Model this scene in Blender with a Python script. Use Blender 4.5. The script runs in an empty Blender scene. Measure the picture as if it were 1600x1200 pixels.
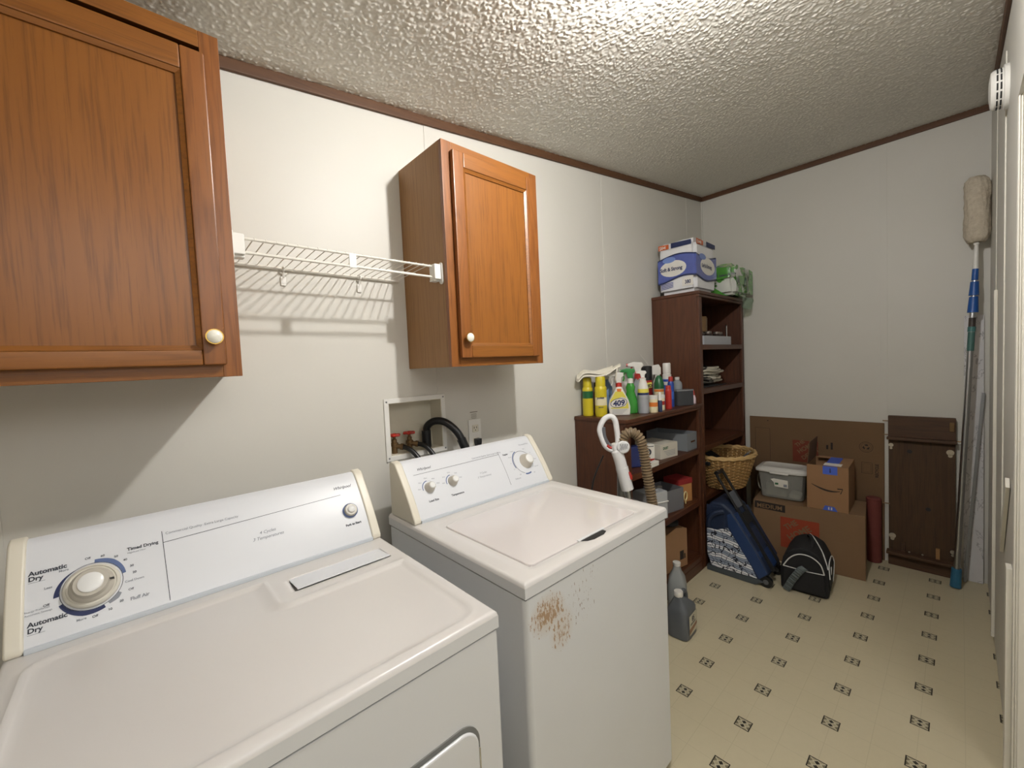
import bpy, bmesh, math, random
import numpy as np
from mathutils import Vector, Matrix, noise as mnoise
random.seed(7)
SC = bpy.context.scene
COL = SC.collection
# ------------------------------------------------------------------ camera, world, lights, exposure
cam_d = bpy.data.cameras.new('camera'); cam = bpy.data.objects.new('camera', cam_d); COL.objects.link(cam)
cam_d.sensor_fit = 'HORIZONTAL'; cam_d.sensor_width = 36.0; cam_d.lens = 641.58 / 1600 * 36.0
cam_d.clip_start = 0.02; cam_d.clip_end = 50
YAW, PIT, ROL = 0.7405, -0.0461, -0.0451
_F = Vector((math.sin(YAW) * math.cos(PIT), math.cos(YAW) * math.cos(PIT), math.sin(PIT)))
_R = _F.cross(Vector((0, 0, 1))).normalized(); _U = _R.cross(_F)
_R2 = _R * math.cos(ROL) + _U * math.sin(ROL); _U2 = -_R * math.sin(ROL) + _U * math.cos(ROL)
cam.matrix_world = Matrix(((_R2.x, _U2.x, -_F.x, .7607), (_R2.y, _U2.y, -_F.y, -1.4917), (_R2.z, _U2.z, -_F.z, 1.4173), (0, 0, 0, 1)))
SC.camera = cam
SC.view_settings.view_transform = 'Standard'; SC.view_settings.look = 'None'
SC.view_settings.gamma = 1.0; SC.view_settings.use_curve_mapping = False
SC.view_settings.exposure = 0.0
wd = bpy.data.worlds.new('world'); SC.world = wd; wd.use_nodes = True
wd.node_tree.nodes['Background'].inputs[0].default_value = (0.9, 0.95, 1, 1)
wd.node_tree.nodes['Background'].inputs[1].default_value = 0.15
LAMP_POS = (1.7255, -1.1294, 2.372); LAMP_STRENGTH = 2120.0
# added fill light beyond the opening behind the camera, no lamp seen there
ld = bpy.data.lights.new('fill_light', 'AREA'); ld.energy = 25; ld.size = 1.5; ld.color = (1, .98, .96)
lo = bpy.data.objects.new('fill_light', ld); COL.objects.link(lo); lo.location = (0.9, -2.5, 2.25)
lo.rotation_euler = (math.radians(25), 0, 0)

# ------------------------------------------------------------------ materials
MATS = {}
class NT:
    def __init__(s, name):
        s.m = bpy.data.materials.new(name); s.m.use_nodes = True; s.t = s.m.node_tree
        s.b = s.t.nodes['Principled BSDF']; s._co = None
    def n(s, typ, **kw):
        x = s.t.nodes.new(typ)
        for k, v in kw.items(): setattr(x, k, v)
        return x
    def l(s, a, b): s.t.links.new(a, b)
    def co(s):
        if s._co is None: s._co = s.n('ShaderNodeTexCoord').outputs['Object']
        return s._co
    def mp(s, scale=(1, 1, 1), loc=(0, 0, 0), rot=(0, 0, 0)):
        x = s.n('ShaderNodeMapping'); s.l(s.co(), x.inputs[0])
        x.inputs['Scale'].default_value = scale; x.inputs['Location'].default_value = loc; x.inputs['Rotation'].default_value = rot
        return x.outputs[0]
    def noise(s, vec, scale, detail=3, rough=.5, dist=0):
        x = s.n('ShaderNodeTexNoise'); s.l(vec, x.inputs['Vector']); x.inputs['Scale'].default_value = scale
        x.inputs['Detail'].default_value = detail; x.inputs['Roughness'].default_value = rough; x.inputs['Distortion'].default_value = dist
        return x.outputs['Fac']
    def ma(s, op, a, b=None, c=None):
        x = s.n('ShaderNodeMath', operation=op)
        for i, v in enumerate((a, b, c)):
            if v is None: continue
            if isinstance(v, (int, float)): x.inputs[i].default_value = v
            else: s.l(v, x.inputs[i])
        return x.outputs[0]
    def ramp(s, fac, stops, interp='LINEAR'):
        x = s.n('ShaderNodeValToRGB'); s.l(fac, x.inputs[0]); x.color_ramp.interpolation = interp
        e = x.color_ramp.elements
        while len(e) > 1: e.remove(e[-1])
        e[0].position = stops[0][0]; e[0].color = c4(stops[0][1])
        for p, c in stops[1:]:
            q = e.new(p); q.color = c4(c)
        return x.outputs[0]
    def mix(s, fac, a, b):
        x = s.n('ShaderNodeMix', data_type='RGBA')
        for k, v in ((0, fac), (6, a), (7, b)):
            if isinstance(v, (tuple, list)): x.inputs[k].default_value = c4(v)
            elif isinstance(v, (int, float)): x.inputs[k].default_value = v
            else: s.l(v, x.inputs[k])
        return x.outputs[2]
    def sep(s, vec=None):
        x = s.n('ShaderNodeSeparateXYZ'); s.l(vec or s.co(), x.inputs[0]); return x.outputs
    def bump(s, h, strength=.3, dist=.002):
        x = s.n('ShaderNodeBump'); s.l(h, x.inputs['Height']); x.inputs['Strength'].default_value = strength
        x.inputs['Distance'].default_value = dist; s.l(x.outputs[0], s.b.inputs['Normal'])
    def col(s, c):
        if isinstance(c, (tuple, list)): s.b.inputs['Base Color'].default_value = c4(c)
        else: s.l(c, s.b.inputs['Base Color'])
def c4(c): return (c[0], c[1], c[2], 1)
def srgb(r, g, b):
    f = lambda v: (v / 255 / 12.92) if v / 255 <= .04045 else ((v / 255 + .055) / 1.055) ** 2.4
    return (f(r), f(g), f(b))
def mat(name, rgb, rough=.5, metal=0, var=.06, vs=30, bump=0, bs=150, spec=.5, alpha=None, trans=0, coat=0):
    if name in MATS: return MATS[name]
    c = srgb(*rgb); N = NT(name)
    N.b.inputs['Roughness'].default_value = rough; N.b.inputs['Metallic'].default_value = metal
    N.b.inputs['Specular IOR Level'].default_value = spec
    if var:
        f = N.noise(N.co(), vs, 3)
        N.col(N.mix(f, tuple(x * (1 - var) for x in c), tuple(min(1, x * (1 + var)) for x in c)))
    else: N.col(c)
    if bump: N.bump(N.noise(N.co(), bs, 3), bump, .001)
    if alpha is not None: N.b.inputs['Alpha'].default_value = alpha
    if trans: N.b.inputs['Transmission Weight'].default_value = trans; N.b.inputs['IOR'].default_value = 1.3
    if coat: N.b.inputs['Coat Weight'].default_value = coat
    MATS[name] = N.m; return N.m
def wood(name, c1, c2, c3, axis='Z', rough=.38, fine=1.0, ring=9, coat=.15, seed=0, cath=.5):
    """grain runs along axis; cath mixes in broad cathedral figure"""
    N = NT(name)
    sc = lambda k: {'X': (k, 1, 1), 'Y': (1, k, 1), 'Z': (1, 1, k)}[axis]
    v = N.mp(sc(.035), (seed, seed * .7, seed * .3)); v2 = N.mp(sc(.12), (seed, seed * .7, seed * .3))
    fine_n = N.noise(v, 170 * fine, 3, .65); mid = N.noise(v, 42 * fine, 3, .6); a = N.noise(v2, ring, 2, .45, .3)
    w = N.ma('MULTIPLY_ADD', N.ma('SINE', N.ma('MULTIPLY', a, 60)), .5, .5); w = N.ma('POWER', w, 2.2)
    base = N.mix(mid, srgb(*c1), srgb(*c2))
    base = N.mix(N.ma('MULTIPLY', w, cath), base, srgb(*c2))
    pore = N.ma('SMOOTH_MAX', N.ma('MULTIPLY', N.ma('SUBTRACT', fine_n, .50), 5), 0.0, .05); pore = N.ma('MINIMUM', pore, 1)
    col = N.mix(N.ma('MULTIPLY', pore, .55), base, srgb(*c3))
    N.col(col); N.b.inputs['Roughness'].default_value = rough; N.b.inputs['Coat Weight'].default_value = coat; N.b.inputs['Coat Roughness'].default_value = .2
    N.bump(fine_n, .12, .0006); MATS[name] = N.m; return N.m
OAK = ((144, 90, 34), (124, 74, 26), (92, 52, 18))
oak_v = wood('oak_vertical', *OAK, axis='Z', cath=0); oak_h = wood('oak_horizontal', *OAK, axis='X', seed=3.1)
oak_s = wood('oak_strong_grain', (146, 90, 40), (120, 70, 28), (90, 50, 20), axis='Z', ring=12, seed=5, cath=.75)
oak_side = wood('oak_veneer_side', (158, 118, 74), (142, 104, 62), (108, 76, 44), axis='Z', ring=7, rough=.55, seed=1.3, coat=0, cath=.15)
trim_w = wood('ceiling_moulding_wood', (98, 66, 40), (82, 52, 30), (60, 36, 20), axis='X', rough=.6, coat=0, ring=14)
trim_wy = wood('ceiling_moulding_wood_y', (98, 66, 40), (82, 52, 30), (60, 36, 20), axis='Y', rough=.6, coat=0, ring=14)
CH = ((92, 52, 29), (70, 37, 19), (42, 21, 11))
cherry_v = wood('dark_cherry_vertical', *CH, axis='Z', ring=7, rough=.5, seed=2, coat=0)
cherry_h = wood('dark_cherry_horizontal', *CH, axis='X', ring=7, rough=.45, seed=4, coat=.03)
board_w = wood('old_dark_board', (84, 60, 36), (62, 42, 24), (40, 26, 15), axis='Z', ring=5, rough=.7, seed=6, coat=0)
board_wh = wood('old_dark_board_rail', (88, 60, 38), (66, 44, 26), (42, 27, 16), axis='Y', ring=8, rough=.65, seed=8, coat=0)
enamel = mat('white_enamel', (224, 225, 226), .22, var=.015, vs=3, coat=.3)
panelw = mat('console_white', (222, 224, 228), .36, var=.01, vs=3, coat=.1)
capcream = mat('cream_plastic_cap', (226, 220, 204), .35, var=.02)
greyknob = mat('warm_grey_knob', (190, 184, 172), .35, var=.02)
knobwhite = mat('knob_white', (236, 236, 234), .25, var=0)
chrome = mat('chrome', (205, 205, 205), .15, 1, var=0)
darkgap = mat('dark_recess', (30, 30, 30), .7, var=.1)  # near-black for painted shade in openings, also for plain dark parts
ink = mat('dark_ink', (52, 56, 66), .5, var=0); inkg = mat('grey_ink', (140, 144, 152), .5, var=0)
navy = mat('navy_ink', (28, 40, 84), .5, var=0); slate = mat('slate_blue_ink', (90, 108, 150), .5, var=0)
wirew = mat('white_vinyl_wire', (222, 218, 208), .35, var=.02)
whiteplastic = mat('white_plastic', (230, 228, 222), .35, var=.02)
ceramic = mat('white_ceramic', (240, 236, 222), .15, var=0, coat=.5); brass = mat('brass', (214, 178, 96), .25, 1, var=.05)
aged = mat('aged_brass', (120, 96, 66), .45, .7, var=.25, vs=80)
redp = mat('red_paint', (178, 44, 30), .4, var=.12, vs=60)
blackr = mat('black_rubber', (24, 25, 27), .4, var=.1)
blackf = mat('black_fabric', (22, 22, 24), .85, var=.25, vs=60, bump=.4, bs=600)
cardb = mat('cardboard', (148, 112, 78), .85, var=.07, vs=18, bump=.15, bs=200)
cardb2 = mat('cardboard_dull', (128, 100, 72), .88, var=.06, vs=10, bump=.1, bs=200)
cardb3 = mat('cardboard_dark', (112, 86, 60), .88, var=.06, vs=10, bump=.1, bs=200)  # darker cardboard tone for the flattened carton
cardd = mat('cardboard_inside', (96, 68, 46), .9, var=.08)
orange = mat('orange_print', (150, 60, 32), .8, var=.08, vs=60)
inkb = mat('box_black_ink', (40, 32, 26), .8, var=.1)
paper = mat('white_paper', (226, 222, 212), .8, var=.04, vs=60)
tapeb = mat('blue_tape', (70, 100, 200), .5, var=.08, vs=60)
straw = mat('wicker_straw', (166, 128, 76), .7, var=.3, vs=50, bump=.3, bs=300)
straw2 = mat('wicker_rim', (200, 166, 112), .6, var=.2, vs=40, bump=.3, bs=300)
rope = mat('white_cord_rubber', (196, 190, 172), .6, var=.1)
alu = mat('aluminium', (190, 192, 194), .3, 1, var=.04)
steelm = mat('grey_metal', (150, 152, 154), .4, .8, var=.06)

def wall_mat():
    N = NT('vinyl_wallboard')
    f = N.noise(N.co(), 2.2, 3); g = N.noise(N.co(), 300, 3, .6)
    c = N.mix(f, srgb(206, 203, 194), srgb(213, 210, 202))
    N.col(c); N.b.inputs['Roughness'].default_value = .48; N.b.inputs['Specular IOR Level'].default_value = .35
    N.bump(g, .12, .0006); return N.m
wallm = wall_mat()
def ceil_mat():
    N = NT('popcorn_ceiling')
    a = N.noise(N.mp(), 60, 3); h = N.noise(N.mp(), 420, 2, .5)
    N.col(N.mix(a, srgb(206, 202, 192), srgb(222, 219, 211)))
    N.b.inputs['Roughness'].default_value = .42; N.b.inputs['Specular IOR Level'].default_value = .5
    N.bump(h, .25, .001); return N.m
ceilm = ceil_mat()
S_, SY_, GX, GY = .2297, .2304, 2.6261, -.7023
FLX, FLY = (-.87 + 4.5085) / 2, (-3.2 + .12) / 2   # origin of the floor object
def floor_mat():
    N = NT('patterned_vinyl_floor'); o = N.sep()
    def fr(c, off, s=S_):  # signed distance to nearest node, metres
        u = N.ma('DIVIDE', N.ma('SUBTRACT', c, off), s)
        return N.ma('MULTIPLY', N.ma('SUBTRACT', N.ma('FRACT', N.ma('ADD', u, .5)), .5), s)
    dx, dy = fr(o[0], GX - FLX), fr(o[1], GY - FLY, SY_)
    ax, ay = N.ma('ABSOLUTE', dx), N.ma('ABSOLUTE', dy)
    m = N.ma('MAXIMUM', ax, ay)
    inside = N.ma('LESS_THAN', m, .0262); border = N.ma('MULTIPLY', inside, N.ma('GREATER_THAN', m, .0222))
    c = .0205
    a = N.ma('DIVIDE', N.ma('ADD', dx, dy), c); b = N.ma('DIVIDE', N.ma('SUBTRACT', dx, dy), c)
    ia, ib = N.ma('FLOOR', a), N.ma('FLOOR', b); fa, fb = N.ma('FRACT', a), N.ma('FRACT', b)
    line = N.ma('MAXIMUM', N.ma('LESS_THAN', N.ma('MINIMUM', fa, N.ma('SUBTRACT', 1, fa)), .07), N.ma('LESS_THAN', N.ma('MINIMUM', fb, N.ma('SUBTRACT', 1, fb)), .07))
    par = N.ma('LESS_THAN', N.ma('ABSOLUTE', N.ma('SUBTRACT', N.ma('FLOORED_MODULO', N.ma('ADD', ia, ib), 2), 0)), .5)
    cen = N.ma('LESS_THAN', N.ma('ADD', ax, ay), c * 1.0)
    hx, hy = fr(o[0], GX - FLX, S_ / 2), fr(o[1], GY - FLY, SY_ / 2)
    seam = N.ma('LESS_THAN', N.ma('MINIMUM', N.ma('ABSOLUTE', hx), N.ma('ABSOLUTE', hy)), .0011)
    n1 = N.noise(N.co(), 1.6, 4); n2 = N.noise(N.co(), 55, 3)
    base = N.mix(n1, srgb(196, 184, 152), srgb(206, 196, 168))
    base = N.mix(N.ma('MULTIPLY', n2, .3), base, srgb(184, 174, 146))
    base = N.mix(N.ma('MULTIPLY', seam, .17), base, srgb(130, 120, 92))
    dark = srgb(38, 32, 22)
    dia = N.mix(par, srgb(172, 162, 134), srgb(120, 112, 90))
    dia = N.mix(N.ma('MULTIPLY', cen, par), dia, dark)
    dia = N.mix(line, dia, srgb(206, 198, 172))
    col = N.mix(inside, base, dia); col = N.mix(border, col, dark)
    N.col(col); N.b.inputs['Roughness'].default_value = .42
    N.bump(n2, .08, .0008); return N.m
floorm = floor_mat()
def rust_enamel():
    N = NT('white_enamel_scuffed'); o = N.sep()
    st = N.noise(N.mp((1, 1, .35)), 130, 4, .7)
    def spot(cx, cz, rx, rz):
        x = N.ma('DIVIDE', N.ma('SUBTRACT', o[0], cx), rx); z = N.ma('DIVIDE', N.ma('SUBTRACT', o[2], cz), rz)
        d = N.ma('ADD', N.ma('MULTIPLY', x, x), N.ma('MULTIPLY', z, z))
        return N.ma('MAXIMUM', N.ma('SUBTRACT', 1, d), 0)
    front = N.ma('LESS_THAN', o[1], -.30)
    s1 = N.ma('MAXIMUM', spot(-.262, .812, .07, .055), N.ma('MULTIPLY', spot(-.215, .755, .05, .06), .7))
    s2 = N.ma('MAXIMUM', spot(-.13, .79, .07, .07), spot(-.10, .845, .05, .03))
    m1 = N.ma('GREATER_THAN', N.ma('ADD', st, N.ma('MULTIPLY', s1, .17)), .635)
    m1 = N.ma('MULTIPLY', m1, N.ma('GREATER_THAN', s1, .01))
    m2 = N.ma('MULTIPLY', N.ma('GREATER_THAN', N.ma('ADD', st, N.ma('MULTIPLY', s2, .07)), .66), N.ma('GREATER_THAN', s2, .01))
    w = srgb(222, 224, 226)
    haze = N.ma('MULTIPLY', N.ma('MULTIPLY', s1, front), .45)
    c = N.mix(haze, w, srgb(200, 176, 146))
    c = N.mix(N.ma('MULTIPLY', m1, front), c, srgb(172, 140, 108)); c = N.mix(N.ma('MULTIPLY', m2, front), c, srgb(150, 132, 116))
    gl = N.noise(N.co(), 5, 3); c = N.mix(N.ma('MULTIPLY', gl, .16), c, srgb(196, 192, 180))
    N.col(c); N.b.inputs['Roughness'].default_value = .32; N.b.inputs['Coat Weight'].default_value = .2; return N.m
enamel_rust = rust_enamel()
def top_enamel():
    N = NT('warm_white_enamel_top')
    n = N.noise(N.co(), 4, 3); sp = N.noise(N.co(), 140, 4, .7)
    c = N.mix(n, srgb(214, 210, 206), srgb(220, 217, 214)); c = N.mix(N.ma('MULTIPLY', N.ma('GREATER_THAN', sp, .74), .5), c, srgb(150, 144, 132))
    N.col(c); N.b.inputs['Roughness'].default_value = .3; N.b.inputs['Coat Weight'].default_value = .3; N.b.inputs['Coat Roughness'].default_value = .12; return N.m
topm = top_enamel()
def clear(name, tint, alpha, rough=.15):
    N = NT(name); N.col(srgb(*tint)); N.b.inputs['Roughness'].default_value = rough
    tr = N.n('ShaderNodeBsdfTransparent'); tr.inputs[0].default_value = c4(srgb(*[min(255, t + 20) for t in tint])); mx = N.n('ShaderNodeMixShader'); mx.inputs[0].default_value = alpha
    out = N.t.nodes['Material Output']; N.l(tr.outputs[0], mx.inputs[1]); N.l(N.b.outputs[0], mx.inputs[2]); N.l(mx.outputs[0], out.inputs[0])
    MATS[name] = N.m; return N.m
clearp = clear('clear_plastic_bin', (206, 206, 200), .30)
cleard = clear('smoky_plastic', (90, 92, 96), .55)
clearb = clear('clear_bottle', (200, 206, 210), .45)
def stripes():
    N = NT('striped_canvas'); o = N.sep()
    w = N.noise(N.co(), 7, 2); z = N.ma('ADD', o[2], N.ma('MULTIPLY', w, .05)); z = N.ma('ADD', z, N.ma('MULTIPLY', o[1], -.06))
    k = N.ma('FRACT', N.ma('MULTIPLY', z, 17)); k2 = N.ma('FRACT', N.ma('MULTIPLY', z, 68))
    c = N.mix(N.ma('GREATER_THAN', k, .5), srgb(228, 230, 232), srgb(150, 160, 176))
    c = N.mix(N.ma('LESS_THAN', k2, .22), c, srgb(60, 74, 104))
    sq = N.noise(N.co(), 17, 2, .4, 1.2); sqm = N.ma('LESS_THAN', N.ma('ABSOLUTE', N.ma('SUBTRACT', sq, .5)), .024)
    N.col(N.mix(sqm, c, srgb(22, 26, 40))); N.b.inputs['Roughness'].default_value = .8; return N.m
stripem = stripes()
def marble():
    N = NT('white_marbled_board'); a = N.noise(N.mp((1, 1, .5)), 14, 5, .6, 1.5); v = N.ma('LESS_THAN', N.ma('ABSOLUTE', N.ma('SUBTRACT', a, .56)), .012)
    b = N.noise(N.co(), 5, 3); c = N.mix(b, srgb(204, 202, 204), srgb(220, 218, 218))
    N.col(N.mix(N.ma('MULTIPLY', v, .6), c, srgb(120, 118, 122))); N.b.inputs['Roughness'].default_value = .3; return N.m
marblem = marble()

# ------------------------------------------------------------------ mesh builder
class B:
    def __init__(s): s.v = []; s.f = []; s.mi = []; s.M = None
    def add(s, vs, fs, m=0, M=None):
        k = len(s.v)
        for p in vs:
            p = Vector(p)
            if M is not None: p = M @ p
            if s.M is not None: p = s.M @ p
            s.v.append(p)
        for i, f in enumerate(fs):
            s.f.append([j + k for j in f]); s.mi.append(m[i] if isinstance(m, list) else m)
        return s
    def box(s, x0, x1, y0, y1, z0, z1, bev=0, m=0, seg=2, M=None):
        bm = bmesh.new(); bmesh.ops.create_cube(bm, size=1)
        for v in bm.verts: v.co = Vector(((x0 + x1) / 2 + v.co.x * (x1 - x0), (y0 + y1) / 2 + v.co.y * (y1 - y0), (z0 + z1) / 2 + v.co.z * (z1 - z0)))
        if bev: bmesh.ops.bevel(bm, geom=bm.edges[:], offset=bev, segments=seg, affect='EDGES', profile=.5)
        return s._bm(bm, m, M)
    def _bm(s, bm, m, M=None):
        bm.verts.ensure_lookup_table(); bm.verts.index_update()
        s.add([v.co for v in bm.verts], [[v.index for v in f.verts] for f in bm.faces], m, M); bm.free(); return s
    def prism(s, poly, a, b, ax='x', bev=0, m=0, seg=2, M=None):
        """poly in the two other axes (cyclic order), extruded along ax from a to b"""
        def P(u, v, w): return {'x': (w, u, v), 'y': (u, w, v), 'z': (u, v, w)}[ax]
        bm = bmesh.new(); n = len(poly)
        lo = [bm.verts.new(P(u, v, a)) for u, v in poly]; hi = [bm.verts.new(P(u, v, b)) for u, v in poly]
        bm.faces.new(lo); bm.faces.new(hi[::-1])
        for i in range(n): bm.faces.new((lo[i], hi[i], hi[(i + 1) % n], lo[(i + 1) % n]))
        bmesh.ops.recalc_face_normals(bm, faces=bm.faces[:])
        if bev:
            es = [e for e in bm.edges if e.calc_face_angle(0) > .5]
            bmesh.ops.bevel(bm, geom=es, offset=bev, segments=seg, affect='EDGES', profile=.5)
        return s._bm(bm, m, M)
    def lathe(s, prof, c=(0, 0, 0), n=24, m=0, M=None, sx=1, sy=1, ex=2.0):
        """prof [(r,z)..] bottom to top; m may be a list per segment; ex>2 makes it squarish"""
        vs = []; fs = []; mi = []
        def q(a):
            ca, sa = math.cos(a), math.sin(a); k = (abs(ca) ** ex + abs(sa) ** ex) ** (-1 / ex); return ca * k, sa * k
        for r, z in prof:
            for i in range(n):
                x, y = q(2 * math.pi * i / n); vs.append((c[0] + r * x * sx, c[1] + r * y * sy, c[2] + z))
        for j in range(len(prof) - 1):
            for i in range(n):
                fs.append((j * n + i, j * n + (i + 1) % n, (j + 1) * n + (i + 1) % n, (j + 1) * n + i)); mi.append(m[j] if isinstance(m, list) else m)
        fs.append(tuple(range(n))[::-1]); mi.append(mi[0]); t = (len(prof) - 1) * n
        fs.append(tuple(range(t, t + n))); mi.append(mi[-2] if False else mi[len(prof) * n - n - 1])
        return s.add(vs, fs, mi, M)
    def tube(s, pts, r, n=8, m=0, closed=False, M=None, flat=1.0):
        pts = [Vector(p) for p in pts]; N = len(pts); rr = r if isinstance(r, list) else [r] * N
        def tan(i):
            a = pts[(i - 1) % N] if (closed or i > 0) else pts[i]; b = pts[(i + 1) % N] if (closed or i < N - 1) else pts[i]
            t = (b - a); return t.normalized() if t.length > 1e-9 else Vector((0, 0, 1))
        t0 = tan(0); up = Vector((0, 0, 1)) if abs(t0.z) < .9 else Vector((1, 0, 0))
        u = t0.cross(up).normalized(); vs = []; fs = []
        for i in range(N):
            t = tan(i); u = (u - t * u.dot(t)).normalized(); w = t.cross(u)
            for k in range(n):
                a = 2 * math.pi * k / n; vs.append(pts[i] + (u * math.cos(a) + w * math.sin(a) * flat) * rr[i])
        for i in range(N if closed else N - 1):
            j = (i + 1) % N
            for k in range(n): fs.append((i * n + k, i * n + (k + 1) % n, j * n + (k + 1) % n, j * n + k))
        if not closed: fs.append(tuple(range(n))[::-1]); fs.append(tuple(range((N - 1) * n, N * n)))
        return s.add(vs, fs, m, M)
    def cyl(s, p0, p1, r, n=16, m=0, r2=None, M=None): return s.tube([p0, p1], [r, r if r2 is None else r2], n, m, M=M)
    def grid(s, xs, ys, fn, m=0, M=None, flip=False):
        vs = [fn(x, y) for y in ys for x in xs]; w = len(xs); fs = []
        for j in range(len(ys) - 1):
            for i in range(w - 1):
                f = (j * w + i, j * w + i + 1, (j + 1) * w + i + 1, (j + 1) * w + i); fs.append(f[::-1] if flip else f)
        return s.add(vs, fs, m, M)
    def poly(s, pts, m=0, M=None): return s.add(pts, [tuple(range(len(pts)))], m, M)
    def sheet(s, pts, th, nrm, m=0, M=None):
        """polygon in 3D thickened by th along nrm"""
        n = len(pts); nrm = Vector(nrm) * th; a = [Vector(p) for p in pts]; b = [p + nrm for p in a]
        return s.add(a + b, [tuple(range(n))[::-1], tuple(range(n, 2 * n))] + [(i, (i + 1) % n, n + (i + 1) % n, n + i) for i in range(n)], m, M)
    def text(s, body, size, org, xd, yd, m=0, align='LEFT', bold=0.0, sxy=1.0, M=None, shear=0):
        cu = bpy.data.curves.new('t', 'FONT'); cu.body = body; cu.size = size; cu.align_x = align; cu.offset = bold; cu.resolution_u = 3; cu.shear = shear
        ob = bpy.data.objects.new('t', cu); COL.objects.link(ob)
        dg = bpy.context.evaluated_depsgraph_get(); me = bpy.data.meshes.new_from_object(ob.evaluated_get(dg))
        xd = Vector(xd).normalized(); yd = Vector(yd).normalized(); org = Vector(org)
        s.add([org + xd * (v.co.x * sxy) + yd * v.co.y for v in me.vertices], [list(p.vertices) for p in me.polygons], m, M)
        bpy.data.objects.remove(ob); bpy.data.meshes.remove(me); bpy.data.curves.remove(cu); return s
    def build(s, name, mats, parent=None, local=False, smooth=35, wn=True, recalc=True):
        if not isinstance(mats, (list, tuple)): mats = [mats]
        vs = s.v
        if parent is not None:
            if not local:
                pm = PM[parent.name]; inv = pm.inverted(); vs = [inv @ v for v in vs]
            loc = None
        else:
            xs = [v.x for v in vs]; ys = [v.y for v in vs]; zs = [v.z for v in vs]
            loc = Vector(((min(xs) + max(xs)) / 2, (min(ys) + max(ys)) / 2, min(zs))); vs = [v - loc for v in vs]
        me = bpy.data.meshes.new(name); me.from_pydata([tuple(v) for v in vs], [], s.f)
        for m in mats: me.materials.append(m)
        me.polygons.foreach_set('material_index', s.mi); me.validate(); me.update()
        if recalc:
            bm = bmesh.new(); bm.from_mesh(me); bmesh.ops.recalc_face_normals(bm, faces=bm.faces[:]); bm.to_mesh(me); bm.free()
        o = bpy.data.objects.new(name, me); COL.objects.link(o)
        if smooth:
            me.shade_smooth(); me.set_sharp_from_angle(angle=math.radians(smooth))
            if wn:
                w = o.modifiers.new('wn', 'WEIGHTED_NORMAL'); w.keep_sharp = True
        if parent is not None:
            o.parent = parent; PM[o.name] = PM[parent.name]
        else:
            o.location = loc; PM[o.name] = Matrix.Translation(loc)
        return o
PM = {}
def thing(name, label, cat, loc=(0, 0, 0), rz=0, group=None):
    o = bpy.data.objects.new(name, None); COL.objects.link(o); o.empty_display_size = .05
    o.location = loc; o.rotation_euler = (0, 0, rz); o['label'] = label; o['category'] = cat
    if group: o['group'] = group
    PM[o.name] = Matrix.Translation(Vector(loc)) @ Matrix.Rotation(rz, 4, 'Z'); return o
def tag(o, label, cat, group=None):
    o['label'] = label; o['category'] = cat
    if group: o['group'] = group
    return o
def struct(o, label=None): o['kind'] = 'structure'; return o
def smoothpath(pts, k=8, closed=False):
    pts = [Vector(p) for p in pts]; out = []; n = len(pts)
    rng = range(n) if closed else range(n - 1)
    for i in rng:
        g = lambda j: pts[j % n] if closed else pts[max(0, min(n - 1, j))]
        p0, p1, p2, p3 = g(i - 1), g(i), g(i + 1), g(i + 2)
        for t in range(k):
            t /= k; out.append(.5 * ((2 * p1) + (p2 - p0) * t + (2 * p0 - 5 * p1 + 4 * p2 - p3) * t * t + (3 * p1 - p0 - 3 * p2 + p3) * t ** 3))
    if not closed: out.append(pts[-1])
    return out
def rrect(x0, x1, y0, y1, r, n=5):
    o = []
    for cx, cy, a in ((x1 - r, y1 - r, 0), (x0 + r, y1 - r, 90), (x0 + r, y0 + r, 180), (x1 - r, y0 + r, 270)):
        for i in range(n + 1): t = math.radians(a + 90 * i / n); o.append((cx + r * math.cos(t), cy + r * math.sin(t)))
    return o
def sdrr(x, y, x0, x1, y0, y1, r):
    cx, cy = (x0 + x1) / 2, (y0 + y1) / 2; qx = abs(x - cx) - (x1 - x0) / 2 + r; qy = abs(y - cy) - (y1 - y0) / 2 + r
    return math.hypot(max(qx, 0), max(qy, 0)) + min(max(qx, qy), 0) - r
def sst(a, b, x):
    t = max(0, min(1, (x - a) / (b - a))); return t * t * (3 - 2 * t)

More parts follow.
